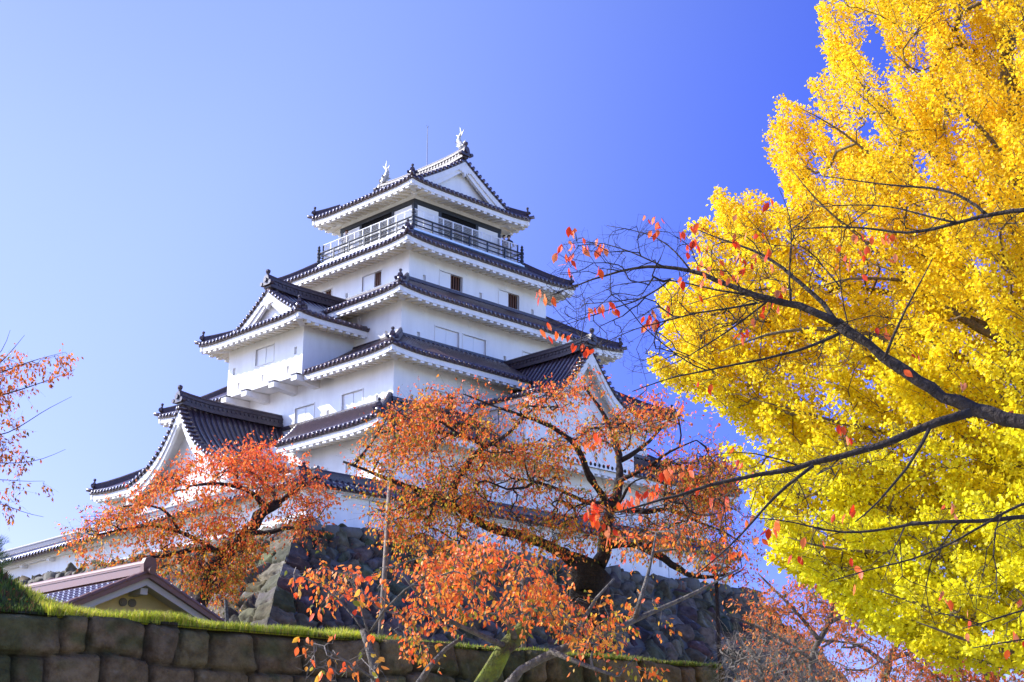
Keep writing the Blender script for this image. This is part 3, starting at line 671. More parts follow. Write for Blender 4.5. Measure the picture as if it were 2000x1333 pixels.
def stone_face(corner, tdir, outn, length, seed, res=.065, zlo=0.2, ztop=11.3, far=.45):
    """battered face; u along the wall from the near corner, s down the slope"""
    zz = np.linspace(ztop, zlo, 260); dd = batter(zz); S = np.concatenate([[0], np.cumsum(np.hypot(np.diff(zz), np.diff(dd)))])
    ns = int(S[-1]/res); s = np.linspace(0, S[-1], ns); z = np.interp(s, S, zz); d = np.interp(s, S, dd)
    x0, x1 = -d, length+d*far                 # extents widen both ways
    nu = int(length/res); f = np.linspace(0, 1, nu)
    U = x0[:, None]+(x1-x0)[:, None]*f[None]; Sg = s[:, None]+0*U
    r = np.random.default_rng(seed); seeds = []
    row = 0; y = -.2
    while y < S[-1]+1:
        h = r.uniform(.42, .92); x = -12.5+r.uniform(0, 1)
        while x < length+12:
            wv = r.uniform(.35, 1.25)
            if r.random() > .20: seeds.append((x+wv/2, y+h/2+r.uniform(-.28, .28)))
            x += wv
            if r.random() < .22: seeds.append((x, y+r.uniform(0, h)))
        y += h
    # long and short corner stones follow the slanting corner
    seeds = [q for q in seeds if q[0] > -float(np.interp(np.clip(q[1], 0, S[-1]), S, dd))+1.15]
    k = 0; y = .1; kc = len(seeds)
    while y < S[-1]:
        hh = r.uniform(.62, .95); c = -float(np.interp(y+hh/2, S, dd)); seeds.append((c+(.40 if (k+seed) % 2 else .66), y+hh/2))
        if (k+seed) % 2: seeds.append((c+1.25, y+hh/2+.05))
        y += hh; k += 1
    ncor = kc; seeds = np.array(seeds)
    i1, e = voronoi(U.ravel(), Sg.ravel(), seeds.tolist()); e = e.reshape(U.shape); i1 = i1.reshape(U.shape)
    off = r.uniform(-.10, .10, len(seeds)); gx = r.normal(0, .30, len(seeds)); gy = r.normal(0, .28, len(seeds)); gx[ncor:] *= .15; gy[ncor:] *= .5; off[ncor:] *= .5
    w_ = vnoise(U, Sg, .5, seed+1)*.5+vnoise(U, Sg, .21, seed+2)*.25
    dome = .16*(1-np.exp(-np.maximum(e+.03*w_, 0)/.028))
    h = dome+off[i1]+gx[i1]*(U-seeds[i1, 0])+gy[i1]*(Sg-seeds[i1, 1])+.08*w_-.20*np.abs(vnoise(U+.37*Sg, Sg-.2*U, .55, seed+14))-.10*np.abs(vnoise(U-.5*Sg, Sg+.3*U, .27, seed+15))+.03*vnoise(U, Sg, .12, seed+3)+.06
    gap = np.exp(-np.maximum(e, 0)/.032); h = h*(1-.7*gap)-.15*gap
    ed = np.clip(np.minimum(U-x0[:, None], x1[:, None]-U)/.55, 0, 1); h = .16+(h-.16)*(.25+.75*ed)
    nz = np.gradient(d, z); 
    o, t, n = np.array(corner, float), np.array(tdir, float), np.array(outn, float)
    # true outward direction leans up a little
    P = o[None, None]+t*U[..., None]+n*(d[:, None, None])+np.array([0, 0, 1.])*z[:, None, None]
    sl = np.hypot(1, nz); nrm = (n[None]/sl[:, None])+np.array([0, 0, 1.])[None]*(np.abs(nz)/sl)[:, None]
    side = np.clip(1-(U-x0[:, None])/.55, 0, 1)
    P = P+nrm[:, None, :]*h[..., None]-t*(h*side*.9)[..., None]
    base = r.uniform(.40, 1.25, len(seeds))[:, None]*np.array([[.140, .108, .074]])+r.normal(0, .010, (len(seeds), 3))
    cc = base[i1]
    moss = np.clip(vnoise(U, Sg, 1.1, seed+5)*3-.15+vnoise(U, Sg, .25, seed+6)*1.5, 0, 1)[..., None]
    cc = cc*(1-.55*moss)+np.array([.085, .085, .035])*.55*moss
    lich = np.clip(vnoise(U, Sg, .33, seed+8)*6-2.0, 0, 1)[..., None]; cc = cc*(1-.5*lich)+np.array([.34, .33, .31])*.5*lich
    m, n2 = U.shape; idx = np.arange(m*n2).reshape(m, n2)
    F = np.stack([idx[:-1, :-1], idx[:-1, 1:], idx[1:, 1:], idx[1:, :-1]], -1).reshape(-1, 4)
    return P.reshape(-1, 3), F, np.clip(cc, .02, .6).reshape(-1, 3)
base = empty('stone_base', (-3, 0, 0), label='sloping grey base of rough fitted boulders under the white keep', cat='stone base')
V, F, Cc = stone_face((-16.4, -12.35, 0), (1, 0, 0), (0, -1, 0), 27.6, 11)
link('stone_face', fast_mesh('stone_face', V, F, Cc), base, M_STONE, True)
V, F, Cc = stone_face((-16.4, -12.35, 0), (0, 1, 0), (-1, 0, 0), 31.0, 23)
link('stone_face', fast_mesh('stone_face', V, F[:, ::-1], Cc), base, M_STONE, True)
core = MB()
for z0, z1 in zip(np.linspace(0, 11.1, 13)[:-1], np.linspace(0, 11.1, 13)[1:]):
    d0, d1 = float(batter(z0))-.05, float(batter(z1))-.05
    q = lambda d, z: [(-16.4-d, -12.35-d, z), (11.2+d*.45, -12.35-d, z), (11.2+d*.45, 18.6+d*.45, z), (-16.4-d, 18.6+d, z)]
    core.hexa(q(d0, z0)+q(d1, z1))
core.build('rubble_core', mat('rubble', (.10, .09, .08), .95, .1, bump=1, bump_scale=3), base)
# capping stones in a ragged row along the top
cp = MB(); r_ = random.Random(5)
def boulder(mb, c, s, seed):
    b = bmesh.new(); bmesh.ops.create_icosphere(b, subdivisions=2, radius=1)
    rr = random.Random(seed); ph = [rr.uniform(0, 6) for _ in range(6)]
    V = []
    for v in b.verts:
        x, y, z = v.co; k = 1+.12*math.sin(3*x+ph[0])+.1*math.sin(4*y+ph[1])+.08*math.sin(5*z+ph[2]); 
        g = [math.copysign(abs(q)**.5, q) for q in (x, y, z)]
        V.append((c[0]+g[0]*s[0]*k, c[1]+g[1]*s[1]*k, c[2]+g[2]*s[2]*k))
    F = [tuple(v.index for v in f.verts) for f in b.faces]; b.free(); mb.add(V, F)
x = -16.5; i = 0
while x < 11:
    wv = r_.uniform(.55, 1.05); boulder(cp, (x+wv/2, -12.42+r_.uniform(-.05, .08), 11.12+r_.uniform(-.06, .10)), (wv*.50, .42, r_.uniform(.26, .38)), i); x += wv; i += 1
y = -12.0
while y < 18:
    wv = r_.uniform(.55, 1.05); boulder(cp, (-16.5+r_.uniform(-.05, .08), y+wv/2, 10.92+r_.uniform(-.05, .10)), (.42, wv*.50, r_.uniform(.26, .36)), i); y += wv; i += 1
M_CAP = mat('cap_stone', (.14, .125, .105), .88, .25, noise=(.10, .095, .07), noise_scale=2.2, bump=.9, bump_scale=7)
cp.build('capping_stones', M_CAP, base, smooth=True)

# retaining wall of large fitted blocks at the front
W0, W1 = toz(-900, 1119, 4.38), toz(1398, 1300, 4.38)
WL = float(np.linalg.norm(W1-W0)); WT = (W1-W0)/WL; WN = np.array([WT[1], -WT[0], 0.0])   # outward, to the viewer
rw = empty('retaining_wall', (W0[0], W0[1], 0), label='dark mossy retaining wall of large squared blocks across the bottom left', cat='retaining wall')
def block_wall(o, t, n, L, seed, ztop=4.38, zbot=0.0, res=.045):
    r = np.random.default_rng(seed); nu, nz_ = int(L/res), int((ztop-zbot)/res)
    U, Z = np.meshgrid(np.linspace(0, L, nu), np.linspace(ztop, zbot, nz_))
    rows = [ztop]; 
    while rows[-1] > zbot-.2: rows.append(rows[-1]-r.uniform(.50, .66))
    Uw = U+.05*vnoise(U, Z, .6, seed+1)+.03*vnoise(U, Z, .25, seed+7); Zw = Z+.26*vnoise(U, Z, 1.3, seed+2)+.04*vnoise(U, Z, .35, seed+3)
    Zw = np.where(Z > ztop-.12, np.maximum(Zw, rows[1]+.2), Zw)
    ri = np.clip(np.searchsorted(-np.array(rows), -Zw)-1, 0, len(rows)-2)
    zt, zb = np.array(rows)[ri], np.array(rows)[ri+1]
    e = np.zeros_like(U); cid = np.zeros(U.shape, int); cnt = 0; cx = np.zeros_like(U)
    for k in range(len(rows)-1):
        j = [-.5+r.uniform(0, .4)]
        while j[-1] < L+1: j.append(j[-1]+r.uniform(.42, 1.15))
        j = np.array(j); slant = r.normal(0, .16, len(j)); mk = ri == k; u = Uw[mk]; zc = (zt[mk]+zb[mk])/2; zz = Zw[mk]
        i = np.clip(np.searchsorted(j, u)-1, 0, len(j)-2)
        a = j[i]+slant[i]*(zz-zc); b = j[i+1]+slant[i+1]*(zz-zc); dx = np.minimum(u-a, b-u); dz = np.minimum(zt[mk]-zz, zz-zb[mk])
        rad = .10; qx, qz = np.maximum(rad-dx, 0), np.maximum(rad-dz, 0)
        e[mk] = np.where((qx > 0) & (qz > 0), rad-np.hypot(qx, qz), np.minimum(dx, dz)); cid[mk] = cnt+i; cx[mk] = (a+b)/2; cnt += len(j)
    off = r.uniform(-.05, .05, cnt); gx = r.normal(0, .07, cnt); gz = r.normal(0, .09, cnt)
    n1 = vnoise(U, Z, .35, seed+4)*.12-.08*np.abs(vnoise(U+.4*Z, Z, .5, seed+13))+vnoise(U, Z, .12, seed+5)*.06+vnoise(U, Z, .06, seed+6)*.025
    h = .17*(1-np.exp(-np.maximum(e-.008+.06*n1, 0)/.025))+off[cid]+gx[cid]*(U-cx)+gz[cid]*(Z-(zt+zb)/2)+n1*.6
    h -= .05*(ztop-Z)*0
    P = np.array(o)[None, None]*np.array([1, 1, 0])+t*U[..., None]+n*(h+.10*(ztop-Z))[..., None]+np.array([0, 0, 1.])*Z[..., None]
    bc = r.uniform(.6, 1.35, cnt)[:, None]*np.array([[.150, .105, .052]])+r.normal(0, .004, (cnt, 3)); cc = bc[cid]
    moss = np.clip(vnoise(U, Z, .9, seed+9)*3+.1+vnoise(U, Z, .2, seed+10)*2, 0, 1)[..., None]
    cc = cc*(1-.7*moss)+np.array([.055, .065, .018])*.7*moss
    lich = np.clip(vnoise(U, Z, .16, seed+12)*7-2.6, 0, 1)[..., None]; cc = cc*(1-.4*lich)+np.array([.24, .23, .19])*.4*lich; cc = cc*(1-.6*np.exp(-np.maximum(e, 0)/.03))[..., None]
    m, n2 = U.shape; idx = np.arange(m*n2).reshape(m, n2); F = np.stack([idx[:-1, :-1], idx[:-1, 1:], idx[1:, 1:], idx[1:, :-1]], -1).reshape(-1, 4)
    return P.reshape(-1, 3), F, np.clip(cc, .01, .5).reshape(-1, 3)
V, F, Cc = block_wall(W0, WT, WN, WL, 41)
link('block_face', fast_mesh('block_face', V, F, Cc), rw, M_STONE2, True)
E_T = np.array([-WN[0], -WN[1], 0.]); V, F, Cc = block_wall(W1+WN*.1, E_T, WT, 16.0, 57, res=.09)
link('block_face', fast_mesh('block_face', V, F, Cc), rw, M_STONE2, True)

# ================================================================ GROUND
g = MB(); g.grid(np.array([[(-1500+3000*i/20, -1500+3000*j/20, 0.0) for i in range(21)] for j in range(21)]))
tag(g.build('ground', M_GROUND), kind='structure')
def terr_z(s, d):                         # s along the wall from its left end, d back from its face
    s0 = WL-s                              # distance from the right end
    z = 4.33+.10*np.clip(d, 0, 2.5)+.03*np.clip(d-2.5, 0, 20)
    px_s = s                               # rising bank at the far left
    ms = float(np.dot((toz(150, 1180, 4.38)-W0), WT))
    z = z+1.2*(1/(1+np.exp((s-ms+.0)/.42)))*np.clip((d-.05)/1.5, 0, 1)
    z = z+.10*vnoise(s, d, 1.7, 3)*np.clip(d/.5, 0, 1)+.05*vnoise(s, d, .5, 4)*np.clip(d/.5, 0, 1)
    return z
def terr(s, d):
    s, d = np.broadcast_arrays(np.asarray(s, float), np.asarray(d, float))
    P = W0[None]*np.array([1, 1, 0])+WT*s.reshape(-1, 1)-WN*d.reshape(-1, 1); P[:, 2] = terr_z(s, d).ravel(); return P.reshape(*s.shape, 3)
ds = np.concatenate([np.linspace(-.12, 6, 34), np.linspace(6.6, 26, 20)]); ss = np.linspace(-.5, WL+.06, 200)
Sg, Dg = np.meshgrid(ss, ds)
g = MB(); g.grid(terr(Sg, Dg)); tag(g.build('terrace_ground', M_SOIL, smooth=True), kind='structure')
# grass: blades on the lit edge and the bank
def blades(n, smin, smax, dmin, dmax, hmin, hmax, seed, cols, wd=.012):
    r = np.random.default_rng(seed); s = r.uniform(smin, smax, n); d = dmin+(dmax-dmin)*r.random(n)**1.6
    keepm = vnoise(s, d, .45, seed+1)+r.uniform(-.35, .6, n) > -.1; s, d = s[keepm], d[keepm]; n = len(s)
    P = terr(s, d); h = r.uniform(hmin, hmax, n)*(1+.8*vnoise(s, d, .6, seed+2)); a = r.uniform(0, 2*math.pi, n)
    lean = r.uniform(.1, .6, n)*h; D = np.stack([np.cos(a), np.sin(a), 0*a], -1); a2 = r.uniform(0, math.pi, n); Wd = np.stack([np.cos(a2), np.sin(a2), 0*a], -1)*wd*r.uniform(.7, 1.5, n)[:, None]
    up = np.array([0, 0, 1.]); P = P-up*.02
    M = P+up*(h*.6)[:, None]+D*(lean*.3)[:, None]; T = P+up*h[:, None]+D*lean[:, None]
    V = np.stack([P-Wd, P+Wd, M+Wd*.7, M-Wd*.7, T], 1)
    idx = np.arange(n)[:, None]*5
    F4 = np.concatenate([idx+np.array([0, 1, 2, 3]), idx+np.array([3, 2, 4, 4])]); 
    F = np.concatenate([idx+np.array([0, 1, 2]), idx+np.array([0, 2, 3]), idx+np.array([3, 2, 4])])
    c = np.array(cols)[r.integers(0, len(cols), n)]*r.uniform(.75, 1.25, n)[:, None]
    return V.reshape(-1, 3), F, np.repeat(c, 5, 0)
ms = float(np.dot((toz(150, 1180, 4.38)-W0), WT)); me_ = float(np.dot((toz(660, 1242, 4.38)-W0), WT))
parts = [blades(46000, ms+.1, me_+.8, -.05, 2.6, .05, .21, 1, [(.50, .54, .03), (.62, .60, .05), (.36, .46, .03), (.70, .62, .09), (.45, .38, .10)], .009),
         blades(22000, ms-7, ms+.75, 0, 2.6, .04, .15, 9, [(.09, .14, .02), (.12, .17, .03), (.06, .09, .02), (.14, .08, .03)], .016),  # the bank's shade is put into these darker blade colours
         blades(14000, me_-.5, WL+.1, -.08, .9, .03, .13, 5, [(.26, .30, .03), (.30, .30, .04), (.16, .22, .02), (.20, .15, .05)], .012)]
V = np.concatenate([p[0] for p in parts]); k = np.cumsum([0]+[len(p[0]) for p in parts]); F = np.concatenate([p[1]+k[i] for i, p in enumerate(parts)]); Cc = np.concatenate([p[2] for p in parts])
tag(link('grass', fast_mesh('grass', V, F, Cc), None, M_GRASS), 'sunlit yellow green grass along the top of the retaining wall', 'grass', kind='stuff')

r = np.random.default_rng(77); n = 260; s_ = r.uniform(ms-3, WL-.2, n); d_ = r.uniform(-.05, 1.6, n); C = terr(s_, d_)+np.array([0, 0, .05])
A = r.normal(0, 1, (n, 3)); A[:, 2] *= .25
FALLEN = (C, A, r.uniform(.05, .09, n), np.array([(.80, .20, .03), (.55, .16, .03), (.75, .36, .05)])[r.integers(0, 3, n)])

# ================================================================ HUT
hut = empty('hut', (-29.5, -20.6, 4.7), label='small ochre service hut with brown tiled gable roof and two round vents', cat='hut')
HY0, HY1, HX, HW, HR, HE = -24.0, -17.3, -29.5, 2.75, 6.90, 5.62
def hz(u): return HR-(HR-HE)*np.abs(u)/HW
m = MB(); m.prism([(HX-2.05, HY0+.75, 4.2), (HX+2.05, HY0+.75, 4.2), (HX+2.05, HY0+.75, float(hz(2.05))-.1), (HX, HY0+.75, HR-.1), (HX-2.05, HY0+.75, float(hz(2.05))-.1)], (0, HY1-HY0-1.3, 0)); m.build('wall', M_HUTWALL, hut)
rf = MB(); vg_ = MB(); vgs = []
for s in (-1, 1):
    n = 19; us = np.linspace(0.05, HW, n)
    # pan tiles: stepped courses with rolled sections
    vs = np.linspace(HY0, HY1, 24*7+1); ph = (vs-HY0)/(HY1-HY0)*24*2*math.pi
    for k in range(9):
        u0, u1 = HW*k/9, HW*(k+1)/9+.03
        P = np.stack([np.stack([HX+s*np.full_like(vs, u), vs, hz(u)+.05*np.maximum(np.cos(ph), -.3)+.03*(i)], -1) for i, u in enumerate((u0, u1))]); rf.grid(P if s > 0 else P[::-1])
        Q = P[1].copy(); Q2 = Q.copy(); Q2[:, 2] -= .055; rf.grid(np.stack([Q, Q2]))
    b = MB()
    for y in (HY0-.02, HY1-.10):
        b.hexa([(HX, y, HR-.06), (HX+s*HW, y, HE-.06), (HX+s*HW, y+.12, HE-.06), (HX, y+.12, HR-.06), (HX, y, HR+.09), (HX+s*HW, y, HE+.09), (HX+s*HW, y+.12, HE+.09), (HX, y+.12, HR+.09)])
    for i in range(9):
        u0, u1 = HW*i/9+.02, HW*(i+1)/9
        vg_.tube([(HX+s*u0, HY0+.04, float(hz(u0))+.10), (HX+s*u1, HY0+.04, float(hz(u1))+.085)], .075, 8)
    vg_.add(np.vstack(b.v), b.f); vgs.append(vg_); vg_ = MB()
ro = rf.build('roof', M_HUTTILE, hut); [v_.build('verge_tiles', M_HUTRIDGE, ro) for v_ in vgs]
rg = MB()
for w_, z0, z1 in ((.15, .04, .16), (.12, .16, .24), (.14, .24, .28)): rg.box((HX-w_, HY0+.1, HR+z0), (HX+w_, HY1-.05, HR+z1))
rg.tube([(HX, HY0+.06, HR+.31), (HX, HY1, HR+.31)], .09, 10)
rg.prism([(HX-.17, HY0-.02, HR+.05), (HX+.17, HY0-.02, HR+.05), (HX+.19, HY0-.02, HR+.28), (HX+.13, HY0-.02, HR+.42), (HX, HY0-.02, HR+.47), (HX-.13, HY0-.02, HR+.42), (HX-.19, HY0-.02, HR+.28)], (0, .16, 0))
rg.tube([(HX, HY0-.16, HR+.10), (HX, HY0+.1, HR+.12)], .10, 10)
rg.build('ridge', M_HUTRIDGE, ro)
bb = MB()
for s in (-1, 1):
    bb.hexa([(HX, HY0+.08, HR-.24), (HX+s*HW, HY0+.08, HE-.21), (HX+s*HW, HY0+.16, HE-.21), (HX, HY0+.16, HR-.24), (HX, HY0+.08, HR-.065), (HX+s*HW, HY0+.08, HE-.065), (HX+s*HW, HY0+.16, HE-.065), (HX, HY0+.16, HR-.065)])
    bb.add([(HX, HY0+.1, HR-.12), (HX+s*HW, HY0+.1, HE-.12), (HX+s*HW, HY1, HE-.12), (HX, HY1, HR-.12)], [(0, 1, 2, 3)])
    bb.box((HX+s*1.42-.12, HY0+.18, float(hz(1.42))-.42), (HX+s*1.42+.12, HY0+.76, float(hz(1.42))-.20))
bb.box((HX-.10, HY0+.18, HR-.46), (HX+.10, HY0+.76, HR-.30)); bb.box((HX+.35, HY0+.5, 5.35), (HX+1.55, HY0+.76, 5.52))
bb.build('bargeboard', M_HUTTRIM, hut)
for dx in (-.13, .13):
    v = MB(); a = np.linspace(0, 2*math.pi, 17)[:-1]
    v.tube([(HX-.12+dx, HY0+.70, 6.28), (HX-.12+dx, HY0+.755, 6.28)], [.105, .105], 16); v.tube([(HX-.12+dx, HY0+.685, 6.28), (HX-.12+dx, HY0+.70, 6.28)], [.06, .07], 12)
    v.build('vent', M_VENT, hut)

# ================================================================ PEOPLE ON THE BALCONY
def person(loc, ang, label, shirt, hair=(.03, .02, .015), arm=0.0, h=1.66):
    """one continuous body grown from a joint skeleton"""
    k = h/1.7; J = [(0, 0, .95), (0, 0, 1.15), (0, 0, 1.38), (0, 0, 1.48), (0, .01, 1.56), (0, .015, 1.64),
         (.09, 0, .90), (.10, .01, .50), (.10, 0, .08), (.10, .12, .03), (-.09, 0, .90), (-.10, .01, .50), (-.10, 0, .08), (-.10, .12, .03),
         (.19, 0, 1.36), (.24, .04, 1.10), (.20, .26, 1.02+arm*.3), (.19, .33, 1.02+arm*.35), (-.19, 0, 1.36), (-.24, .04, 1.10), (-.20, .26, 1.02+arm*.1), (-.19, .33, 1.02)]
    Ed = [(0, 1), (1, 2), (2, 3), (3, 4), (4, 5), (0, 6), (6, 7), (7, 8), (8, 9), (0, 10), (10, 11), (11, 12), (12, 13), (2, 14), (14, 15), (15, 16), (16, 17), (2, 18), (18, 19), (19, 20), (20, 21)]
    Rr = [.13, .125, .13, .055, .085, .075, .09, .062, .045, .035, .09, .062, .045, .035, .062, .045, .035, .028, .062, .045, .035, .028]
    me = bpy.data.meshes.new('person'); me.from_pydata([(x*k, y*k, z*k) for x, y, z in J], Ed, []); me.update()
    o = bpy.data.objects.new('person', me); COL.objects.link(o); o.location = loc; o.rotation_euler = (0, 0, ang)
    md = o.modifiers.new('skin', 'SKIN'); lay = me.skin_vertices[0].data
    for i, r_ in enumerate(Rr): lay[i].radius = (r_*k, r_*k*.85); lay[i].use_root = i == 0
    o.modifiers.new('sub', 'SUBSURF').render_levels = 1; o.modifiers['sub'].levels = 1
    dg = bpy.context.evaluated_depsgraph_get(); m2 = bpy.data.meshes.new_from_object(o.evaluated_get(dg)); o.modifiers.clear(); o.data = m2
    mm = mat('cloth', shirt, .85, .1); sk = mat('skin', (.50, .32, .22), .55, .3); tr = mat('trousers', (.03, .035, .05), .85, .1)
    m2.materials.clear()
    for x in (mm, sk, tr): m2.materials.append(x)
    for p in m2.polygons:
        c = p.center/k; p.material_index = 1 if (c.z > 1.45 or (abs(c.y) > .28 and c.z > .8)) else (2 if c.z < .92 else 0)
        p.use_smooth = True
    o.scale = (1, 1, 1)
    b = bmesh.new(); bmesh.ops.create_uvsphere(b, u_segments=14, v_segments=9, radius=.105*k)
    for v in list(b.verts):
        if v.co.y > .035*k and v.co.z < .045*k: b.verts.remove(v)
    hm = bpy.data.meshes.new('hair'); b.to_mesh(hm); b.free()
    hm.transform(__import__('mathutils').Matrix.Translation((0, -.005*k, 1.625*k)))
    hm.materials.append(mat('hair', hair, .6, .4)); ho = bpy.data.objects.new('hair', hm); COL.objects.link(ho); ho.parent = o
    tag(o, label, 'person'); return o
person((-3.38, 2.15, 28.93), math.radians(95), 'person in grey top standing behind the left balcony railing', (.25, .24, .25), hair=(.20, .09, .04), arm=.2)
person((3.0, -3.36, 28.93), math.radians(200), 'person in dark brown top near the right end of the balcony', (.10, .05, .05), h=1.6)
person((3.42, -3.30, 28.93), math.radians(150), 'person in black top at the right corner of the balcony', (.03, .03, .045), h=1.72)

# ================================================================ TREES
class Tree:
    """limbs are traced polylines (points with radii); twigs grow from them towards scattered targets"""
    def __init__(s, seed=0): s.P = []; s.par = []; s.rad0 = []; s.paths = []; s.r = np.random.default_rng(seed); s.limbs = []
    def limb(s, pts, r0, r1, step=.22, wob=.35):
        pts = np.asarray(pts, float); L = np.concatenate([[0], np.cumsum(np.linalg.norm(np.diff(pts, axis=0), axis=1))])
        n = max(3, int(L[-1]/step)+1); x = np.linspace(0, L[-1], n)
        # smooth with a small moving average, then wobble a little
        q = np.stack([np.interp(x, L, pts[:, k]) for k in range(3)], 1)
        for _ in range(2): q[1:-1] = (q[:-2]+2*q[1:-1]+q[2:])/4
        rr = (r0+(r1-r0)*np.linspace(0, 1, n)**.9)*(1+(.10 if r0 > .05 else .03)*s.r.normal(0, 1, n))
        q[1:-1] += s.r.normal(0, 1, (n-2, 3))*(rr[1:-1, None]*wob*.35)
        i0 = len(s.P); s.P += list(q); s.par += [-1]+list(range(i0, i0+n-1)); s.rad0 += list(rr); s.limbs.append((i0, i0+n))
        return q
    def grow(s, T, maxlen=3.0, sag=.0, bend=.18, r_tip=.005, up=0., step=.25, noise=.012, fork=.9):
        """T targets (n,3). every target is joined to the nearest part of the tree by a bent branch"""
        P = np.array(s.P); cap = len(P)+len(T)*14; A = np.zeros((cap, 3)); A[:len(P)] = P; n = len(P); TG = np.zeros((cap, 3))
        for i in range(n):
            j = s.par[i] if s.par[i] >= 0 else i; k = i if j != i else min(i+1, n-1); v = P[k]-P[j]; TG[i] = v/(np.linalg.norm(v)+1e-6)
        d0 = np.array([np.min(np.linalg.norm(P-t, axis=1)) for t in T]); order = np.argsort(d0)
        s.base = len(s.P); s.tips = []; isl = np.zeros(cap, bool)
        for oi in order:
            t = T[oi]; D = A[:n]-t; dd = np.linalg.norm(D, axis=1); dd = dd*(1+fork*.5*(1+(D*TG[:n]).sum(1)/(dd+1e-6)))+up*np.maximum(D[:, 2], 0)
            k = int(np.argmin(dd)); p = A[k]; L = np.linalg.norm(t-p)
            if L < .06 or L > maxlen: continue
            m = max(2, int(L/step)); f = np.linspace(0, 1, m+1)[1:, None]
            pd = TG[k]
            off = s.r.normal(0, 1, 3)*bend*L; off[2] -= sag*L
            q = p+(t-p)*f+(off+pd*L*.25)*np.sin(f*math.pi)*(1-.3*f)+s.r.normal(0, noise, (m, 3))*(f < 1)
            ids = [k]
            for v in q:
                if n >= cap: break
                A[n] = v; u_ = v-A[ids[-1]]; TG[n] = u_/(np.linalg.norm(u_)+1e-6); s.P.append(v); s.par.append(ids[-1]); s.rad0.append(0); ids.append(n); n += 1
            s.paths.append(ids); s.tips.append((ids[-1], t-p))
        cnt = np.zeros(len(s.P)); 
        for i, _ in s.tips: cnt[i] += 1
        for i in range(len(s.P)-1, s.base-1, -1):
            if s.par[i] >= s.base: cnt[s.par[i]] += cnt[i]
        s.rad = np.array(s.rad0); g = np.arange(len(s.P)) >= s.base; s.rad[g] = r_tip*np.maximum(cnt[g], 1)**.48
    def wood(s, twigs=0, tl=.35, tr=.0035, droop=0., skip=False):
        big, small = MB(), MB(); P = np.array(s.P)
        for a, b in s.limbs[(1 if skip else 0):]: 
            rr = s.rad[a:b]; big.tube(P[a:b], rr, 10 if rr[0] > .06 else 7)
        for ids in s.paths:
            r_ = s.rad[ids].copy(); r_[0] = min(s.rad[ids[0]], r_[1]*1.15) if len(ids) > 1 else r_[0]
            (big if r_[0] > .02 else small).tube(P[ids], r_, 5 if r_[0] > .012 else 3, cap=False)
        ends = []
        for i, d in s.tips:
            L = np.linalg.norm(d)+1e-6; d = d/L
            for _ in range(twigs):
                v = d*.8+s.r.normal(0, .55, 3); v[2] -= droop; v /= np.linalg.norm(v); l = tl*s.r.uniform(.5, 1.3)
                p0 = P[i]-d*s.r.uniform(0, .5)*min(L, .6); pts = np.array([p0, p0+v*l*.5+s.r.normal(0, .02, 3), p0+v*l+s.r.normal(0, .03, 3)])
                small.tube(pts, [tr, tr*.8, tr*.5], 3, cap=False); ends.append((pts[0], pts[2]))
        return big, small, ends
def leaf_mesh(name, C, A, size, cols, kind='cherry', r=None):
    """C centres (stem ends), A leaf axis, size; kite leaves folded along the midrib (cherry) or fans (ginkgo)"""
    n = len(C); A = A/np.linalg.norm(A, axis=1)[:, None]
    B = r.normal(0, 1, (n, 3)); B -= A*(A*B).sum(1)[:, None]; B /= np.linalg.norm(B, axis=1)[:, None]; N = np.cross(A, B)
    s = np.broadcast_to(size, (n,))[:, None]
    if kind == 'cherry':
        fold = r.uniform(.05, .22, (n, 1)); curl = r.uniform(-.12, .25, (n, 1))
        m = C+A*s*.5+N*s*curl*.4; tip = C+A*s+N*s*-curl*.5
        l = C+A*s*.42+B*s*.24+N*s*fold; q = C+A*s*.42-B*s*.24+N*s*fold
        V = np.stack([C, l, m, q, tip], 1); f = np.array([[0, 1, 2], [0, 2, 3], [1, 4, 2], [2, 4, 3]])
    elif kind == 'cherry_fine':
        fold = r.uniform(.04, .16, (n, 1)); curl = r.uniform(-.1, .3, (n, 1)); rows = []
        for t, wd in ((0, .0), (.16, .15), (.38, .25), (.62, .22), (.84, .09), (1, .0)):
            c = C+A*s*t-N*s*curl*(t*t)*.55; rows += [c+B*s*wd+N*s*fold*wd*4*.6, c, c-B*s*wd+N*s*fold*wd*4*.6]
        V = np.stack(rows, 1); f = []
        for i in range(5):
            a = 3*i; f += [[a, a+3, a+4], [a, a+4, a+1], [a+1, a+4, a+5], [a+1, a+5, a+2]]
        f = np.array(f)
    else:
        w_ = r.uniform(.42, .62, (n, 1)); cu = r.uniform(-.15, .25, (n, 1))
        V = np.stack([C, C+A*s*.55+B*s*w_+N*s*cu, C+A*s*.98+B*s*.22, C+A*s*.86+N*s*.04, C+A*s*.98-B*s*.22, C+A*s*.55-B*s*w_+N*s*cu], 1)
        f = np.array([[0, 1, 2], [0, 2, 3], [0, 3, 4], [0, 4, 5]])
    k = V.shape[1]; F = (np.arange(n)[:, None, None]*k+f[None]).reshape(-1, 3)
    return fast_mesh(name, V.reshape(-1, 3), F, np.repeat(np.clip(cols, 0, 1), k, 0))
tag(link('fallen_leaves', leaf_mesh('fallen_leaves', *FALLEN, 'cherry', np.random.default_rng(3)), None, M_LEAF), 'fallen orange leaves scattered in the grass on the wall top', 'fallen leaves', kind='stuff')
def inpoly(p, poly):
    x, y = p[:, 0], p[:, 1]; c = np.zeros(len(p), bool); n = len(poly)
    for i in range(n):
        x0, y0 = poly[i]; x1, y1 = poly[(i+1) % n]
        if y0 == y1: continue
        c ^= ((y0 > y) != (y1 > y)) & (x < (x1-x0)*(y-y0)/(y1-y0)+x0)
    return c
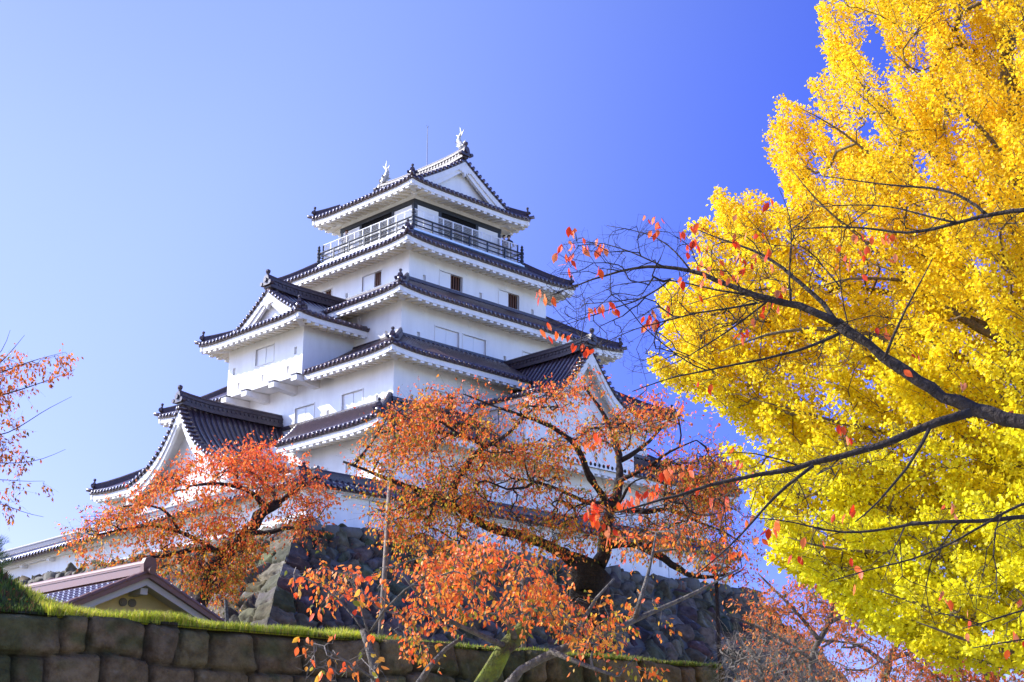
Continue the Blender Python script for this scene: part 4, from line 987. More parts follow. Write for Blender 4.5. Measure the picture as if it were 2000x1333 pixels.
def scatter(poly, n, D0, spread, r, clump=90, thr=0.0, seed=3):
    """targets filling a crown whose outline, seen from the path, is the polygon; depth spread around D0"""
    poly = np.array(poly, float); lo, hi = poly.min(0), poly.max(0); out = []
    cx = poly.mean(0)
    while len(out) < n:
        q = r.uniform(lo, hi, (n*2, 2)); q = q[inpoly(q, poly)]
        if thr is not None: q = q[vnoise(q[:, 0]+2000, (q[:, 1]+q[:, 0]*.25)*2.6+2000, clump, seed)+r.uniform(-.3, .3, len(q)) > thr]
        for a in q: out.append(at(a[0], a[1], D0+spread*np.clip(r.normal(0, .5), -1, 1)))
        if len(q) == 0: break
    return np.array(out[:n])
def cherry_cols(P, r, zlo, zhi, top, low, jit=.25, green=.06):
    f = np.clip((P[:, 2]-zlo)/(zhi-zlo)+r.normal(0, .28, len(P))+.6*vnoise(P[:, 0]+50, P[:, 2]*1.3+P[:, 1]+60, .9, 77), 0, 1)[:, None]
    top, low = np.array(top), np.array(low); c = top[r.integers(0, len(top), len(P))]*f+low[r.integers(0, len(low), len(P))]*(1-f)
    g = r.random(len(P)) < green*(1-f[:, 0])*2; c[g] = np.array([.16, .17, .02])
    return c*r.uniform(1-jit, 1+jit, (len(P), 1))
TOPC = [(.98, .13, .03), (.98, .17, .035), (.97, .21, .04), (.98, .27, .06), (.85, .08, .025)]
LOWC = [(.96, .22, .03), (.96, .30, .035), (.92, .34, .03), (.85, .14, .03), (.88, .48, .04), (.55, .40, .03), (.40, .32, .03), (.70, .10, .02)]
def cherry(name, label, limbs, polys, D, bark, leafsize, seed, group, zr, leaves_per=8, twigs=3, r_tip=.006, tl=.35, fine=False, top=TOPC, low=LOWC, spread=1.6, base=None, maxlen=4.0, droop=.25, extra=(), sag=.0, bare=.0, cat='tree', first=None, twigmat=None):
    t = Tree(seed)
    for pts, r0, r1 in limbs: t.limb([at(*q) for q in pts], r0, r1)
    for e in extra: t.limb(e[0], e[1], e[2])
    T = np.concatenate([scatter(p, n, D_, sp, t.r, seed=seed, thr=th) for p, n, D_, sp, th in polys])
    t.grow(T, maxlen=maxlen, r_tip=r_tip, sag=sag)
    big, small, ends = t.wood(twigs, tl, r_tip*.6, droop=droop*.6, skip=bool(first))
    b = base if base is not None else np.array(t.P[0]); root = empty(name, tuple(b), label=label, cat=cat, group=group)
    if first:
        a, b_ = t.limbs[0]; fm = MB().tube(np.array(t.P)[a:b_], t.rad[a:b_], 12); tk = fm.build('trunk', bark, root, smooth=True); big.build('limbs', first, root, smooth=True)
    else: tk = big.build('trunk', bark, root, smooth=True)
    cr = small.build('crown', twigmat or bark, root)
    r = t.r; ends = [e for e in ends if r.random() > bare]
    E0, E1 = np.array([e[0] for e in ends]), np.array([e[1] for e in ends]); n = len(E0)*leaves_per
    k = r.integers(0, len(E0), n); f = r.uniform(.25, 1.08, (n, 1)); C = E0[k]+(E1[k]-E0[k])*f+r.normal(0, .02, (n, 3))
    ax = (E1-E0)[k]; ax /= np.linalg.norm(ax, axis=1)[:, None]+1e-6; A = ax*.35+r.normal(0, .45, (n, 3)); A[:, 2] -= .75
    cols = cherry_cols(C, r, *zr, top, low)
    lm = leaf_mesh('leaves', C, A, leafsize*r.uniform(.6, 1.15, n), cols, 'cherry_fine' if fine else 'cherry', r)
    link('leaves', lm, cr, M_LEAF)
    return root, t
G_CH = 'autumn cherry trees around the keep'
# --- large cherry in the centre, on the terrace
Dc = 36.
cherry('cherry_tree', 'large orange cherry tree in the centre with dark gnarled trunk, propped by poles', [
    ([(1152, 1330, Dc), (1150, 1240, Dc), (1152, 1190, Dc), (1146, 1140, Dc), (1148, 1095, Dc)], 0.480, 0.500),
    ([(1146, 1120, Dc), (1110, 1085, Dc-.2), (1071, 1066, Dc-.4), (1038, 1051, Dc-.5), (1000, 1043, Dc-.6), (943, 1027, Dc-.8), (908, 1002, Dc-1), (879, 984, Dc-1), (830, 963, Dc-1.2), (773, 942, Dc-1.2), (730, 925, Dc-1.3), (690, 909, Dc-1.3), (670, 902, Dc-1.3)], 0.164, 0.030),
    ([(690, 910, Dc-1.3), (712, 885, Dc-1.4), (734, 855, Dc-1.5), (757, 815, Dc-1.6)], 0.043, 0.010),
    ([(880, 984, Dc-1), (890, 936, Dc-.9), (908, 913, Dc-.8), (922, 890, Dc-.6), (946, 872, Dc-.5), (986, 856, Dc-.4), (1012, 828, Dc-.3), (1040, 800, Dc-.2)], 0.125, 0.020),
    ([(946, 872, Dc-.5), (912, 852, Dc-.9), (886, 849, Dc-1.2), (850, 845, Dc-1.5)], 0.055, 0.015),
    ([(1170, 1100, Dc), (1187, 1068, Dc), (1181, 1034, Dc), (1189, 1005, Dc), (1200, 984, Dc), (1208, 942, Dc+.2), (1212, 900, Dc+.4), (1200, 850, Dc+.5), (1175, 800, Dc+.5), (1140, 755, Dc+.4)], 0.187, 0.025),
    ([(1192, 990, Dc), (1160, 946, Dc-.4), (1145, 921, Dc-.6), (1138, 895, Dc-.8), (1128, 868, Dc-.9), (1100, 848, Dc-1.1), (1068, 828, Dc-1.3), (1036, 818, Dc-1.4), (1000, 806, Dc-1.5), (950, 788, Dc-1.6), (905, 770, Dc-1.7)], 0.101, 0.015),
    ([(1200, 985, Dc), (1150, 985, Dc-.8), (1100, 960, Dc-1.3), (1050, 940, Dc-1.6), (1000, 935, Dc-1.9)], 0.070, 0.015),
    ([(1212, 900, Dc+.4), (1250, 880, Dc+.5), (1290, 840, Dc+.7), (1320, 800, Dc+.9)], 0.070, 0.015),
    ([(1208, 940, Dc), (1262, 915, Dc-.5), (1310, 880, Dc-.8), (1360, 860, Dc-1)], 0.062, 0.015),
    ([(1195, 992, Dc), (1225, 996, Dc), (1258, 1005, Dc), (1302, 990, Dc+.2), (1336, 1005, Dc+.4), (1370, 1024, Dc+.6), (1405, 1034, Dc+.8), (1450, 1060, Dc+1)], 0.078, 0.015),
    ([(1180, 1064, Dc), (1215, 1062, Dc), (1252, 1064, Dc), (1294, 1089, Dc), (1328, 1116, Dc), (1357, 1129, Dc), (1400, 1128, Dc), (1430, 1120, Dc)], 0.133, 0.030),
    ([(1189, 1005, Dc), (1215, 978, Dc-.7), (1230, 940, Dc-1.2), (1270, 930, Dc-1.6)], 0.055, 0.015)],
    [([(715, 850), (770, 805), (800, 790), (860, 775), (950, 765), (1050, 772), (1110, 745), (1200, 755), (1280, 775), (1330, 805), (1390, 850), (1440, 930), (1420, 985), (1330, 985), (1150, 960), (1000, 930), (900, 930), (860, 990), (800, 975), (740, 930), (700, 900)], 980, Dc-.9, 2.8, .10),
     ([(700, 960), (790, 960), (900, 1000), (1010, 1050), (950, 1110), (860, 1130), (785, 1120), (775, 1050), (720, 985)], 230, Dc-1.4, 1.5, .0),
     ([(860, 950), (1000, 930), (1180, 960), (1180, 1040), (1100, 1090), (960, 1040), (880, 1000)], 200, Dc-2., 1.2, -.05),
     ([(1180, 1000), (1300, 960), (1430, 1000), (1470, 1060), (1440, 1130), (1330, 1110), (1200, 1070)], 210, Dc-.2, 2.0, .0)],
    Dc, M_BARK, .098, 101, G_CH, (8.6, 13.), leaves_per=5, twigs=4, r_tip=.0046, tl=.62, base=at(1152, 1330, Dc))
# --- orange cherry at the left in front of the stone base
Dl = 44.
cherry('cherry_tree', 'orange cherry tree with leaning trunk behind the small hut', [
    ([(385, 1200, Dl), (405, 1130, Dl), (425, 1094, Dl), (452, 1074, Dl), (485, 1043, Dl), (497, 1016, Dl), (518, 995, Dl), (542, 983, Dl)], .26, .15),
    ([(540, 984, Dl), (560, 970, Dl-.3), (590, 950, Dl-.5), (620, 930, Dl-.6)], .09, .03),
    ([(520, 992, Dl), (506, 980, Dl-.2), (494, 962, Dl-.3), (458, 947, Dl-.5), (410, 944, Dl-.7), (370, 950, Dl-.8)], .10, .03),
    ([(540, 984, Dl), (535, 960, Dl+.3), (500, 930, Dl+.4), (470, 905, Dl+.4)], .07, .025),
    ([(490, 1043, Dl), (530, 1040, Dl-.4), (569, 1028, Dl-.6), (602, 1037, Dl-.7), (630, 1050, Dl-.8)], .08, .03),
    ([(452, 1076, Dl), (410, 1073, Dl-.3), (368, 1073, Dl-.5), (308, 1092, Dl-.7), (270, 1085, Dl-.8)], .10, .03),
    ([(434, 1084, Dl), (395, 1058, Dl-.3), (350, 1038, Dl-.4), (302, 1026, Dl-.6), (250, 1032, Dl-.8), (190, 1045, Dl-1)], .08, .02),
    ([(350, 1038, Dl-.4), (330, 1000, Dl-.6), (290, 985, Dl-.8), (240, 990, Dl-1.)], .05, .02)],
    [([(120, 1062), (150, 1030), (200, 990), (260, 975), (320, 930), (350, 912), (400, 890), (440, 875), (520, 868), (560, 890), (600, 915), (650, 965), (640, 990), (600, 1000), (640, 1035), (600, 1060), (540, 1030), (500, 1080), (490, 1130), (430, 1170), (360, 1130), (290, 1095), (200, 1108), (150, 1090)], 620, Dl-.4, 2.2, -.1)],
    Dl, M_BARK, .112, 202, G_CH, (8.0, 11.5), leaves_per=6, twigs=5, r_tip=.0045, tl=.58, base=at(385, 1200, Dl))
# --- near mossy cherry at the bottom centre
Dn = 14.
cherry('cherry_tree', 'low cherry tree with yellow green moss on its trunk at the bottom centre', [
    ([(905, 1450, Dn), (933, 1340, Dn), (954, 1290, Dn), (985, 1262, Dn), (1012, 1240, Dn), (1040, 1215, Dn+.2), (1062, 1185, Dn+.4)], .115, .06),
    ([(960, 1440, Dn-.2), (985, 1325, Dn-.2), (1021, 1294, Dn-.3), (1075, 1272, Dn-.4), (1128, 1261, Dn-.4), (1180, 1245, Dn-.3), (1237, 1211, Dn-.2), (1287, 1190, Dn-.1), (1351, 1162, Dn), (1400, 1137, Dn), (1445, 1110, Dn)], .060, .008),
    ([(812, 1345, Dn), (837, 1293, Dn), (865, 1262, Dn), (910, 1240, Dn)], .035, .015),
    ([(1005, 1245, Dn), (985, 1190, Dn-.3), (950, 1140, Dn-.6), (900, 1100, Dn-.8)], .03, .012),
    ([(1062, 1185, Dn+.4), (1075, 1150, Dn+.3), (1060, 1110, Dn+.2)], .04, .015),
    ([(1240, 1210, Dn-.2), (1262, 1140, Dn-.2), (1278, 1080, Dn-.1), (1282, 1040, Dn)], .026, .008),
    ([(985, 1262, Dn), (920, 1235, Dn-.4), (850, 1200, Dn-.8), (800, 1150, Dn-1), (785, 1120, Dn-1)], .03, .010),
    ([(1075, 1272, Dn-.4), (1140, 1300, Dn-.6), (1200, 1320, Dn-.8)], .03, .012),
    ([(1120, 1262, Dn-.3), (1130, 1210, Dn-.4), (1160, 1165, Dn-.5), (1200, 1130, Dn-.5)], .026, .010)],
    [([(770, 1090), (850, 1080), (950, 1060), (1010, 1080), (1090, 1130), (1120, 1180), (1200, 1230), (1290, 1285), (1290, 1325), (1180, 1300), (1080, 1230), (960, 1230), (880, 1290), (800, 1290), (760, 1240), (740, 1160)], 260, Dn-.5, 1.1, .02),
     ([(1130, 1170), (1260, 1130), (1330, 1170), (1300, 1210), (1180, 1240)], 18, Dn-.3, .6, None),
     ([(600, 1100), (700, 1110), (760, 1110), (750, 1180), (650, 1190), (590, 1150)], 22, Dn, .5, None),
     ([(1180, 1040), (1330, 1030), (1440, 1060), (1420, 1110), (1260, 1090)], 26, Dn+.4, .6, None)],
    Dn, M_BARK_M, .055, 303, G_CH, (1.8, 5.6), leaves_per=5, twigs=3, r_tip=.0032, tl=.17, fine=True, base=at(905, 1450, Dn), maxlen=2.2, twigmat=M_BARK_G, first=M_BARK_G)
# --- leaning saplings with bare twigs and a few red leaves
cherry('cherry_sapling', 'thin sapling of bare pale twigs with a few red leaves before the boulders', [
    ([(742, 1420, 13.), (737, 1333, 13.), (730, 1285, 13.), (723, 1250, 13.), (709, 1229, 13.)], .045, .03),
    ([(722, 1250, 13.), (680, 1180, 13.1), (640, 1140, 13.2), (575, 1120, 13.2)], .012, .005),
    ([(725, 1255, 13.), (700, 1190, 12.9), (690, 1130, 12.8), (696, 1110, 12.8)], .012, .004),
    ([(735, 1330, 13.), (700, 1300, 12.8), (650, 1275, 12.7), (612, 1257, 12.6)], .014, .004),
    ([(720, 1240, 13.), (745, 1180, 12.8), (790, 1140, 12.7), (840, 1120, 12.7)], .012, .004)],
    [([(560, 1120), (620, 1110), (700, 1120), (760, 1125), (750, 1180), (660, 1170), (590, 1150)], 26, 13., .4, None),
     ([(580, 1250), (700, 1260), (760, 1310), (700, 1330), (600, 1310)], 26, 12.7, .4, None)],
    13., M_BARK_G, .085, 404, 'bare saplings at the foot of the wall', (2., 3.9), leaves_per=2, twigs=2, r_tip=.0028, tl=.16, fine=True, base=at(742, 1420, 13.), maxlen=1.6, bare=.25, twigmat=M_BARK_W)

# --- overhanging foreground cherry, from the right edge; the trunk stands out of the picture
Df = 9.5
t = Tree(505)
tb_ = at(2330, 900, Df+.3); ground = np.array([tb_[0]+.3, tb_[1]-.2, 0.])
t.limb([ground, ground*.5+tb_*.5+np.array([.1, 0, 0]), tb_, at(2290, 600, Df+.4), at(2270, 350, Df+.5), at(2330, 50, Df+.6), at(2310, -300, Df+.7)], .17, .012)
t.limb([at(2275, 360, Df+.5), at(2400, 200, Df+1), at(2550, 100, Df+1.4)], .06, .006)
FL = [([(2300, 840), (2150, 850), (2000, 828), (1945, 816), (1890, 797), (1850, 775), (1800, 752), (1750, 715), (1700, 677), (1660, 652), (1635, 630)], .058, .034, 0.),
      ([(1637, 632), (1600, 610), (1560, 597), (1500, 585), (1450, 570), (1400, 546), (1350, 528), (1300, 520), (1250, 521), (1200, 532), (1150, 548), (1105, 566)], .030, .004, 0.),
      ([(1637, 634), (1620, 603), (1600, 582), (1570, 560), (1540, 535), (1510, 508), (1475, 490), (1440, 478), (1400, 466), (1365, 450)], .020, .004, .2),
      ([(1895, 806), (1850, 815), (1800, 840), (1720, 870), (1650, 890), (1580, 910), (1500, 925), (1440, 935), (1400, 946), (1330, 965), (1260, 987), (1200, 1002)], .030, .005, -.3),
      ([(1815, 838), (1790, 890), (1750, 940), (1710, 990), (1670, 1020)], .012, .004, -.5),
      ([(1588, 910), (1520, 960), (1470, 1020), (1440, 1052), (1400, 1092), (1350, 1130)], .012, .003, -.5),
      ([(1640, 652), (1580, 680), (1500, 700), (1420, 716), (1370, 726), (1300, 740), (1235, 765)], .012, .003, -.2),
      ([(2290, 420), (2100, 405), (2000, 410), (1930, 420), (1850, 440), (1800, 455), (1760, 457), (1700, 446), (1620, 442), (1550, 449)], .025, .004, .4),
      ([(1928, 420), (1900, 395), (1870, 378), (1830, 367), (1760, 365), (1690, 356), (1600, 343)], .012, .003, .5),
      ([(1870, 436), (1800, 420), (1740, 402), (1660, 400), (1600, 405)], .009, .003, .5),
      ([(1728, 700), (1745, 650), (1770, 600), (1800, 550), (1822, 505)], .011, .003, -.2),
      ([(2310, 1000), (2100, 1000), (2000, 1010), (1900, 1020), (1800, 1020), (1720, 1036), (1660, 1045), (1600, 1035), (1540, 1016), (1480, 1012)], .022, .003, -.2),
      ([(2310, 960), (2100, 960), (1985, 985), (1900, 1040), (1800, 1090), (1700, 1112), (1620, 1136)], .013, .003, -.4),
      ([(2310, 1150), (2100, 1170), (2000, 1190), (1930, 1215), (1880, 1228)], .012, .003, -.4),
      ([(2310, 1230), (2100, 1240), (2000, 1248), (1900, 1266)], .010, .003, -.4),
      ([(1545, 592), (1540, 540), (1546, 470), (1545, 420), (1520, 366)], .008, .002, .1),
      ([(1350, 530), (1320, 490), (1290, 465), (1240, 450), (1185, 441)], .007, .002, .2),
      ([(1300, 523), (1250, 500), (1200, 480), (1160, 470), (1100, 478)], .006, .002, .0),
      ([(1480, 580), (1420, 570), (1370, 562), (1310, 545), (1262, 548), (1200, 558)], .009, .003, .15),
      ([(1310, 546), (1270, 580), (1200, 602), (1140, 622), (1075, 645)], .007, .002, .1),
      ([(1480, 592), (1420, 605), (1370, 608), (1300, 628), (1230, 644), (1160, 680)], .008, .002, -.2),
      ([(1500, 588), (1460, 620), (1420, 650), (1370, 680), (1320, 712), (1262, 730)], .008, .002, .2),
      ([(1660, 655), (1640, 560), (1640, 500), (1645, 440)], .006, .002, .3),
      ([(1560, 910), (1500, 890), (1440, 880), (1390, 890)], .006, .002, -.3),
      ([(1640, 560), (1610, 520), (1570, 490), (1530, 470)], .006, .002, .0)]
for pts, r0, r1, dd in FL:
    m = len(pts); t.limb([at(x, y, Df+dd+(.35*i/m if dd >= 0 else -.35*i/m)) for i, (x, y) in enumerate(pts)], r0, r1, step=.10, wob=.5)
polyF = [([(2180, -200), (2600, -100), (2600, 500), (2200, 350)], 60, Df+.8, .6, None), ([(1060, 560), (1110, 470), (1250, 440), (1400, 480), (1560, 560), (1500, 640), (1380, 700), (1270, 740), (1140, 680), (1080, 640)], 420, Df, .7, None),
         ([(1360, 450), (1480, 400), (1600, 430), (1640, 560), (1560, 580)], 110, Df+.2, .5, None),
         ([(1560, 330), (1800, 340), (1990, 400), (1990, 470), (1700, 470), (1520, 440)], 120, Df+.5, .5, None),
         ([(1190, 1010), (1300, 950), (1500, 890), (1800, 810), (1850, 850), (1600, 960), (1400, 1080), (1330, 1130), (1280, 1040)], 190, Df-.3, .6, None),
         ([(1480, 1000), (1700, 1000), (2000, 960), (2000, 1260), (1850, 1240), (1640, 1130), (1550, 1060)], 130, Df-.3, .5, None),
         ([(1230, 770), (1400, 700), (1560, 670), (1760, 560), (1820, 600), (1740, 700), (1500, 740), (1350, 760)], 110, Df, .5, None)]
T = np.concatenate([scatter(p, n, D_, sp, t.r, thr=None) for p, n, D_, sp, th in polyF])
t.grow(T, maxlen=.9, r_tip=.0016, bend=.09, step=.09, noise=.0035, fork=2.2)
big, small, ends = t.wood(2, .10, .0012, droop=.0)
root = empty('cherry_tree', tuple(ground), label='overhanging cherry, dark nearly bare branches with scattered large red leaves, from the right edge', cat='tree', group=G_CH)
big.build('trunk', M_BARK, root, smooth=True)
clus = [(1120, 455, 2), (1118, 480, 2), (1092, 493, 2), (1132, 490, 3), (1166, 487, 3), (1168, 500, 2), (1118, 525, 2), (1112, 508, 2), (1170, 535, 1), (1280, 440, 3), (1277, 462, 2), (1262, 438, 1), (1328, 470, 1),
        (1055, 580, 1), (1075, 585, 2), (1060, 640, 1), (1090, 655, 1), (1112, 660, 1), (1196, 605, 2), (1156, 610, 1), (1270, 622, 5), (1264, 640, 3), (1283, 636, 3), (1310, 608, 2), (1178, 610, 1), (1130, 680, 2), (1150, 685, 1), (1355, 480, 4), (1362, 455, 3),
        (1378, 490, 3), (1345, 490, 2), (1400, 525, 2), (1370, 520, 2), (1360, 575, 2), (1400, 555, 1), (1440, 480, 2), (1450, 470, 1), (1480, 460, 2), (1500, 395, 1), (1440, 430, 1), (1475, 510, 3), (1500, 500, 3), (1505, 520, 2), (1445, 510, 3), (1430, 545, 2),
        (1520, 580, 2), (1450, 530, 2), (1500, 600, 2), (1516, 605, 2), (1450, 655, 3), (1465, 625, 1), (1530, 560, 2), (1675, 470, 3), (1700, 470, 2), (1728, 470, 3), (1740, 472, 2), (1690, 500, 3), (1645, 495, 2), (1655, 515, 2), (1635, 525, 1), (1738, 500, 2), (1678, 540, 1),
        (1732, 648, 2), (1782, 700, 1), (1766, 716, 1), (1882, 755, 2), (1975, 805, 3), (1650, 840, 1), (1655, 860, 1), (1448, 908, 1), (1425, 890, 1), (1438, 910, 1), (1478, 940, 1), (1452, 945, 1), (1300, 930, 4), (1310, 915, 4), (1335, 930, 2), (1345, 915, 2), (1280, 965, 4),
        (1265, 975, 3), (1240, 970, 3), (1222, 985, 1), (1160, 990, 4), (1150, 1005, 4), (1170, 1000, 3), (1190, 1050, 3), (1182, 1030, 2), (1395, 980, 3), (1415, 985, 3), (1418, 995, 2), (1408, 1005, 1), (1385, 1085, 1), (1487, 1050, 3), (1500, 1040, 2), (1520, 1025, 2), (1462, 1022, 1),
        (1455, 1085, 2), (1642, 1010, 2), (1660, 1000, 2), (1610, 1060, 1), (1560, 1098, 1), (1655, 1132, 1), (1672, 1095, 1), (1680, 1115, 1), (1850, 1178, 3), (1890, 1195, 1), (1865, 995, 3), (1850, 1000, 2), (1885, 1235, 2), (1980, 1245, 3), (1990, 1180, 3), (1960, 1265, 1), (1640, 840, 1),
        (1220, 985, 3), (1238, 990, 2), (1150, 870, 1), (1172, 850, 2), (1165, 1015, 3), (1350, 950, 2), (1376, 755, 1), (1380, 770, 1), (1330, 800, 1), (1370, 540, 2), (1330, 555, 1), (1555, 1085, 1), (1570, 1060, 1)]
r = t.r; C, A = [], []
for x, y, n in clus:
    b = at(x, y-8, Df+r.normal(0, .12))
    P = np.array(t.P); near = P[np.argmin(np.linalg.norm(P-b, axis=1))]; b = b+(near-b)*.0
    for _ in range(n+(2 if x < 1340 else 1 if r.random() < .5 else 0)):
        C.append(b+r.normal(0, .022, 3)); a = r.normal(0, .35, 3); a[2] -= 1.; A.append(a)
C, A = np.array(C), np.array(A); RC = np.array([(.85, .08, .015), (.90, .13, .02), (.90, .20, .05), (.75, .05, .01), (.88, .28, .10)])
P = np.array(t.P)
for c in C:
    near = P[np.argmin(np.linalg.norm(P-c, axis=1))]
    if np.linalg.norm(near-c) < .5: small.tube([near, (near+c)/2+np.array([0, 0, .01]), c], .0013, 3, cap=False)
cr = small.build('crown', M_BARK, root)
link('leaves', leaf_mesh('leaves', C, A, .076*r.uniform(.65, 1.1, len(C)), RC[r.integers(0, 5, len(C))]*r.uniform(.8, 1.1, (len(C), 1)), 'cherry_fine', r), cr, M_LEAF)

# --- cherry at the left edge
Dw = 29.
cherry('cherry_tree', 'thin orange cherry branches reaching in from the left edge against pale sky', [
    ([(-420, 1200, Dw), (-400, 1080, Dw), (-330, 950, Dw), (-280, 830, Dw), (-250, 700, Dw), (-300, 560, Dw)], .24, .012),
    ([(-300, 880, Dw), (-120, 800, Dw), (0, 774, Dw), (45, 760, Dw), (94, 744, Dw), (146, 722, Dw)], .035, .004),
    ([(-280, 830, Dw), (-100, 760, Dw), (0, 730, Dw), (40, 712, Dw), (80, 700, Dw), (128, 688, Dw)], .03, .003),
    ([(-310, 900, Dw), (-100, 850, Dw), (0, 855, Dw), (40, 835, Dw), (80, 805, Dw), (140, 775, Dw)], .03, .003),
    ([(-320, 930, Dw), (-100, 900, Dw), (0, 905, Dw), (60, 905, Dw), (100, 892, Dw), (128, 878, Dw)], .025, .003),
    ([(-330, 960, Dw), (-100, 940, Dw), (0, 935, Dw), (50, 943, Dw), (82, 940, Dw)], .025, .003),
    ([(-340, 990, Dw), (-100, 985, Dw), (0, 978, Dw), (40, 1002, Dw), (85, 1010, Dw)], .025, .003),
    ([(-270, 800, Dw), (-80, 740, Dw), (0, 700, Dw), (15, 665, Dw), (20, 645, Dw)], .03, .003),
    ([(-60, 750, Dw), (0, 712, Dw), (20, 690, Dw), (48, 655, Dw)], .02, .003)],
    [([(-150, 700), (0, 705), (40, 705), (95, 715), (70, 745), (0, 790), (-150, 800)], 46, Dw, .6, None), ([(-150, 830), (0, 860), (72, 868), (72, 905), (0, 920), (-150, 940)], 60, Dw, .5, None), ([(-120, 770), (20, 790), (60, 815), (20, 850), (-120, 860)], 36, Dw, .5, None), ([(-50, 700), (60, 700), (140, 690), (120, 740), (0, 800), (-60, 800)], 50, Dw, .6, None), ([(-60, 925), (60, 930), (95, 950), (90, 1015), (40, 1010), (-60, 990)], 16, Dw, .5, None), ([(-700, 600), (-120, 640), (-60, 900), (-150, 1050), (-600, 1050)], 260, Dw, 2.5, None)],
    Dw, M_BARK, .098, 606, G_CH, (5., 10.), leaves_per=4, twigs=4, r_tip=.003, tl=.34, base=at(-420, 1200, Dw), low=[(.45, .16, .03), (.35, .12, .03), (.28, .14, .03), (.55, .25, .04)], top=[(.85, .24, .03), (.75, .18, .03), (.55, .18, .03)], maxlen=3.)

# --- background cherries at the lower right
for (lab, limbs, polys, D_, seed, zr, lp, top_) in (
    ('thin cherry at the lower right, straight dark stem and red leaves on top', [([(1590, 1500, 40.), (1583, 1330, 40.), (1588, 1270, 40.), (1622, 1215, 40.), (1632, 1160, 40.)], .14, .05), ([(1600, 1250, 40.), (1560, 1200, 40.), (1520, 1160, 40.), (1480, 1120, 40.)], .07, .02), ([(1586, 1290, 40.), (1530, 1250, 39.), (1480, 1225, 39.), (1420, 1200, 38.)], .05, .02), ([(1622, 1215, 40.), (1680, 1190, 40.), (1730, 1180, 40.)], .06, .02)],
     [([(1450, 1180), (1520, 1140), (1600, 1120), (1680, 1130), (1720, 1180), (1680, 1230), (1560, 1220), (1470, 1230)], 150, 40., 2., -.2)], 40., 707, (5.5, 9.5), 4, [(.90, .16, .05), (.8, .12, .04), (.85, .26, .08)]),
    ('bushy pale twigged cherry behind the thin stemmed one at the bottom right', [([(1730, 1500, 46.), (1720, 1360, 46.), (1735, 1290, 46.), (1755, 1250, 46.)], .2, .08), ([(1735, 1300, 46.), (1680, 1260, 46.), (1620, 1250, 45.)], .08, .02), ([(1735, 1290, 46.), (1790, 1270, 46.), (1850, 1280, 46.)], .08, .02)],
     [([(1600, 1190), (1700, 1190), (1780, 1240), (1850, 1270), (1850, 1340), (1450, 1340), (1480, 1260)], 260, 46., 2.5, -.3)], 46., 808, (4.5, 9.), 4, [(.85, .14, .04), (.75, .22, .05), (.55, .16, .04)]),
    ('red leaved cherry under the lowest ginkgo boughs in the bottom right corner', [([(1960, 1500, 42.), (1955, 1390, 42.), (1930, 1320, 42.), (1900, 1280, 42.)], .2, .08), ([(1935, 1330, 42.), (1990, 1290, 42.), (2060, 1280, 42.)], .07, .02)],
     [([(1790, 1290), (1880, 1250), (2080, 1270), (2100, 1345), (1780, 1345)], 210, 42., 2., None)], 42., 909, (4., 7.5), 5, [(.88, .08, .03), (.8, .06, .03), (.9, .18, .06)])):
    cherry('cherry_tree', lab, limbs, polys, D_, M_BARK_G, .12, seed, 'background cherries at the lower right', zr, leaves_per=lp, twigs=5, r_tip=.006, tl=.6, top=top_, base=at(*limbs[0][0][0]), bare=.08, low=[(.80, .20, .04), (.75, .30, .05), (.5, .16, .04)], twigmat=M_BARK_W, maxlen=5)
# shrub of bare twigs below the stone base
cherry('bare_shrub', 'leafless grey brown shrub tangle below the dark end of the stone base', [
    ([(1500, 1420, 30.), (1495, 1340, 30.), (1480, 1290, 30.)], .06, .03), ([(1495, 1340, 30.), (1440, 1290, 30.), (1420, 1250, 30.)], .03, .01), ([(1495, 1345, 30.), (1540, 1290, 30.), (1560, 1250, 30.)], .03, .01)],
    [([(1405, 1250), (1460, 1235), (1560, 1250), (1640, 1290), (1640, 1340), (1410, 1340)], 170, 30., 1.5, None)], 30., M_BARK_G, .07, 111, 'undergrowth', (3, 5), leaves_per=1, twigs=4, r_tip=.005, tl=.5, base=at(1500, 1420, 30.), bare=.85, cat='shrub', twigmat=M_BARK_W)

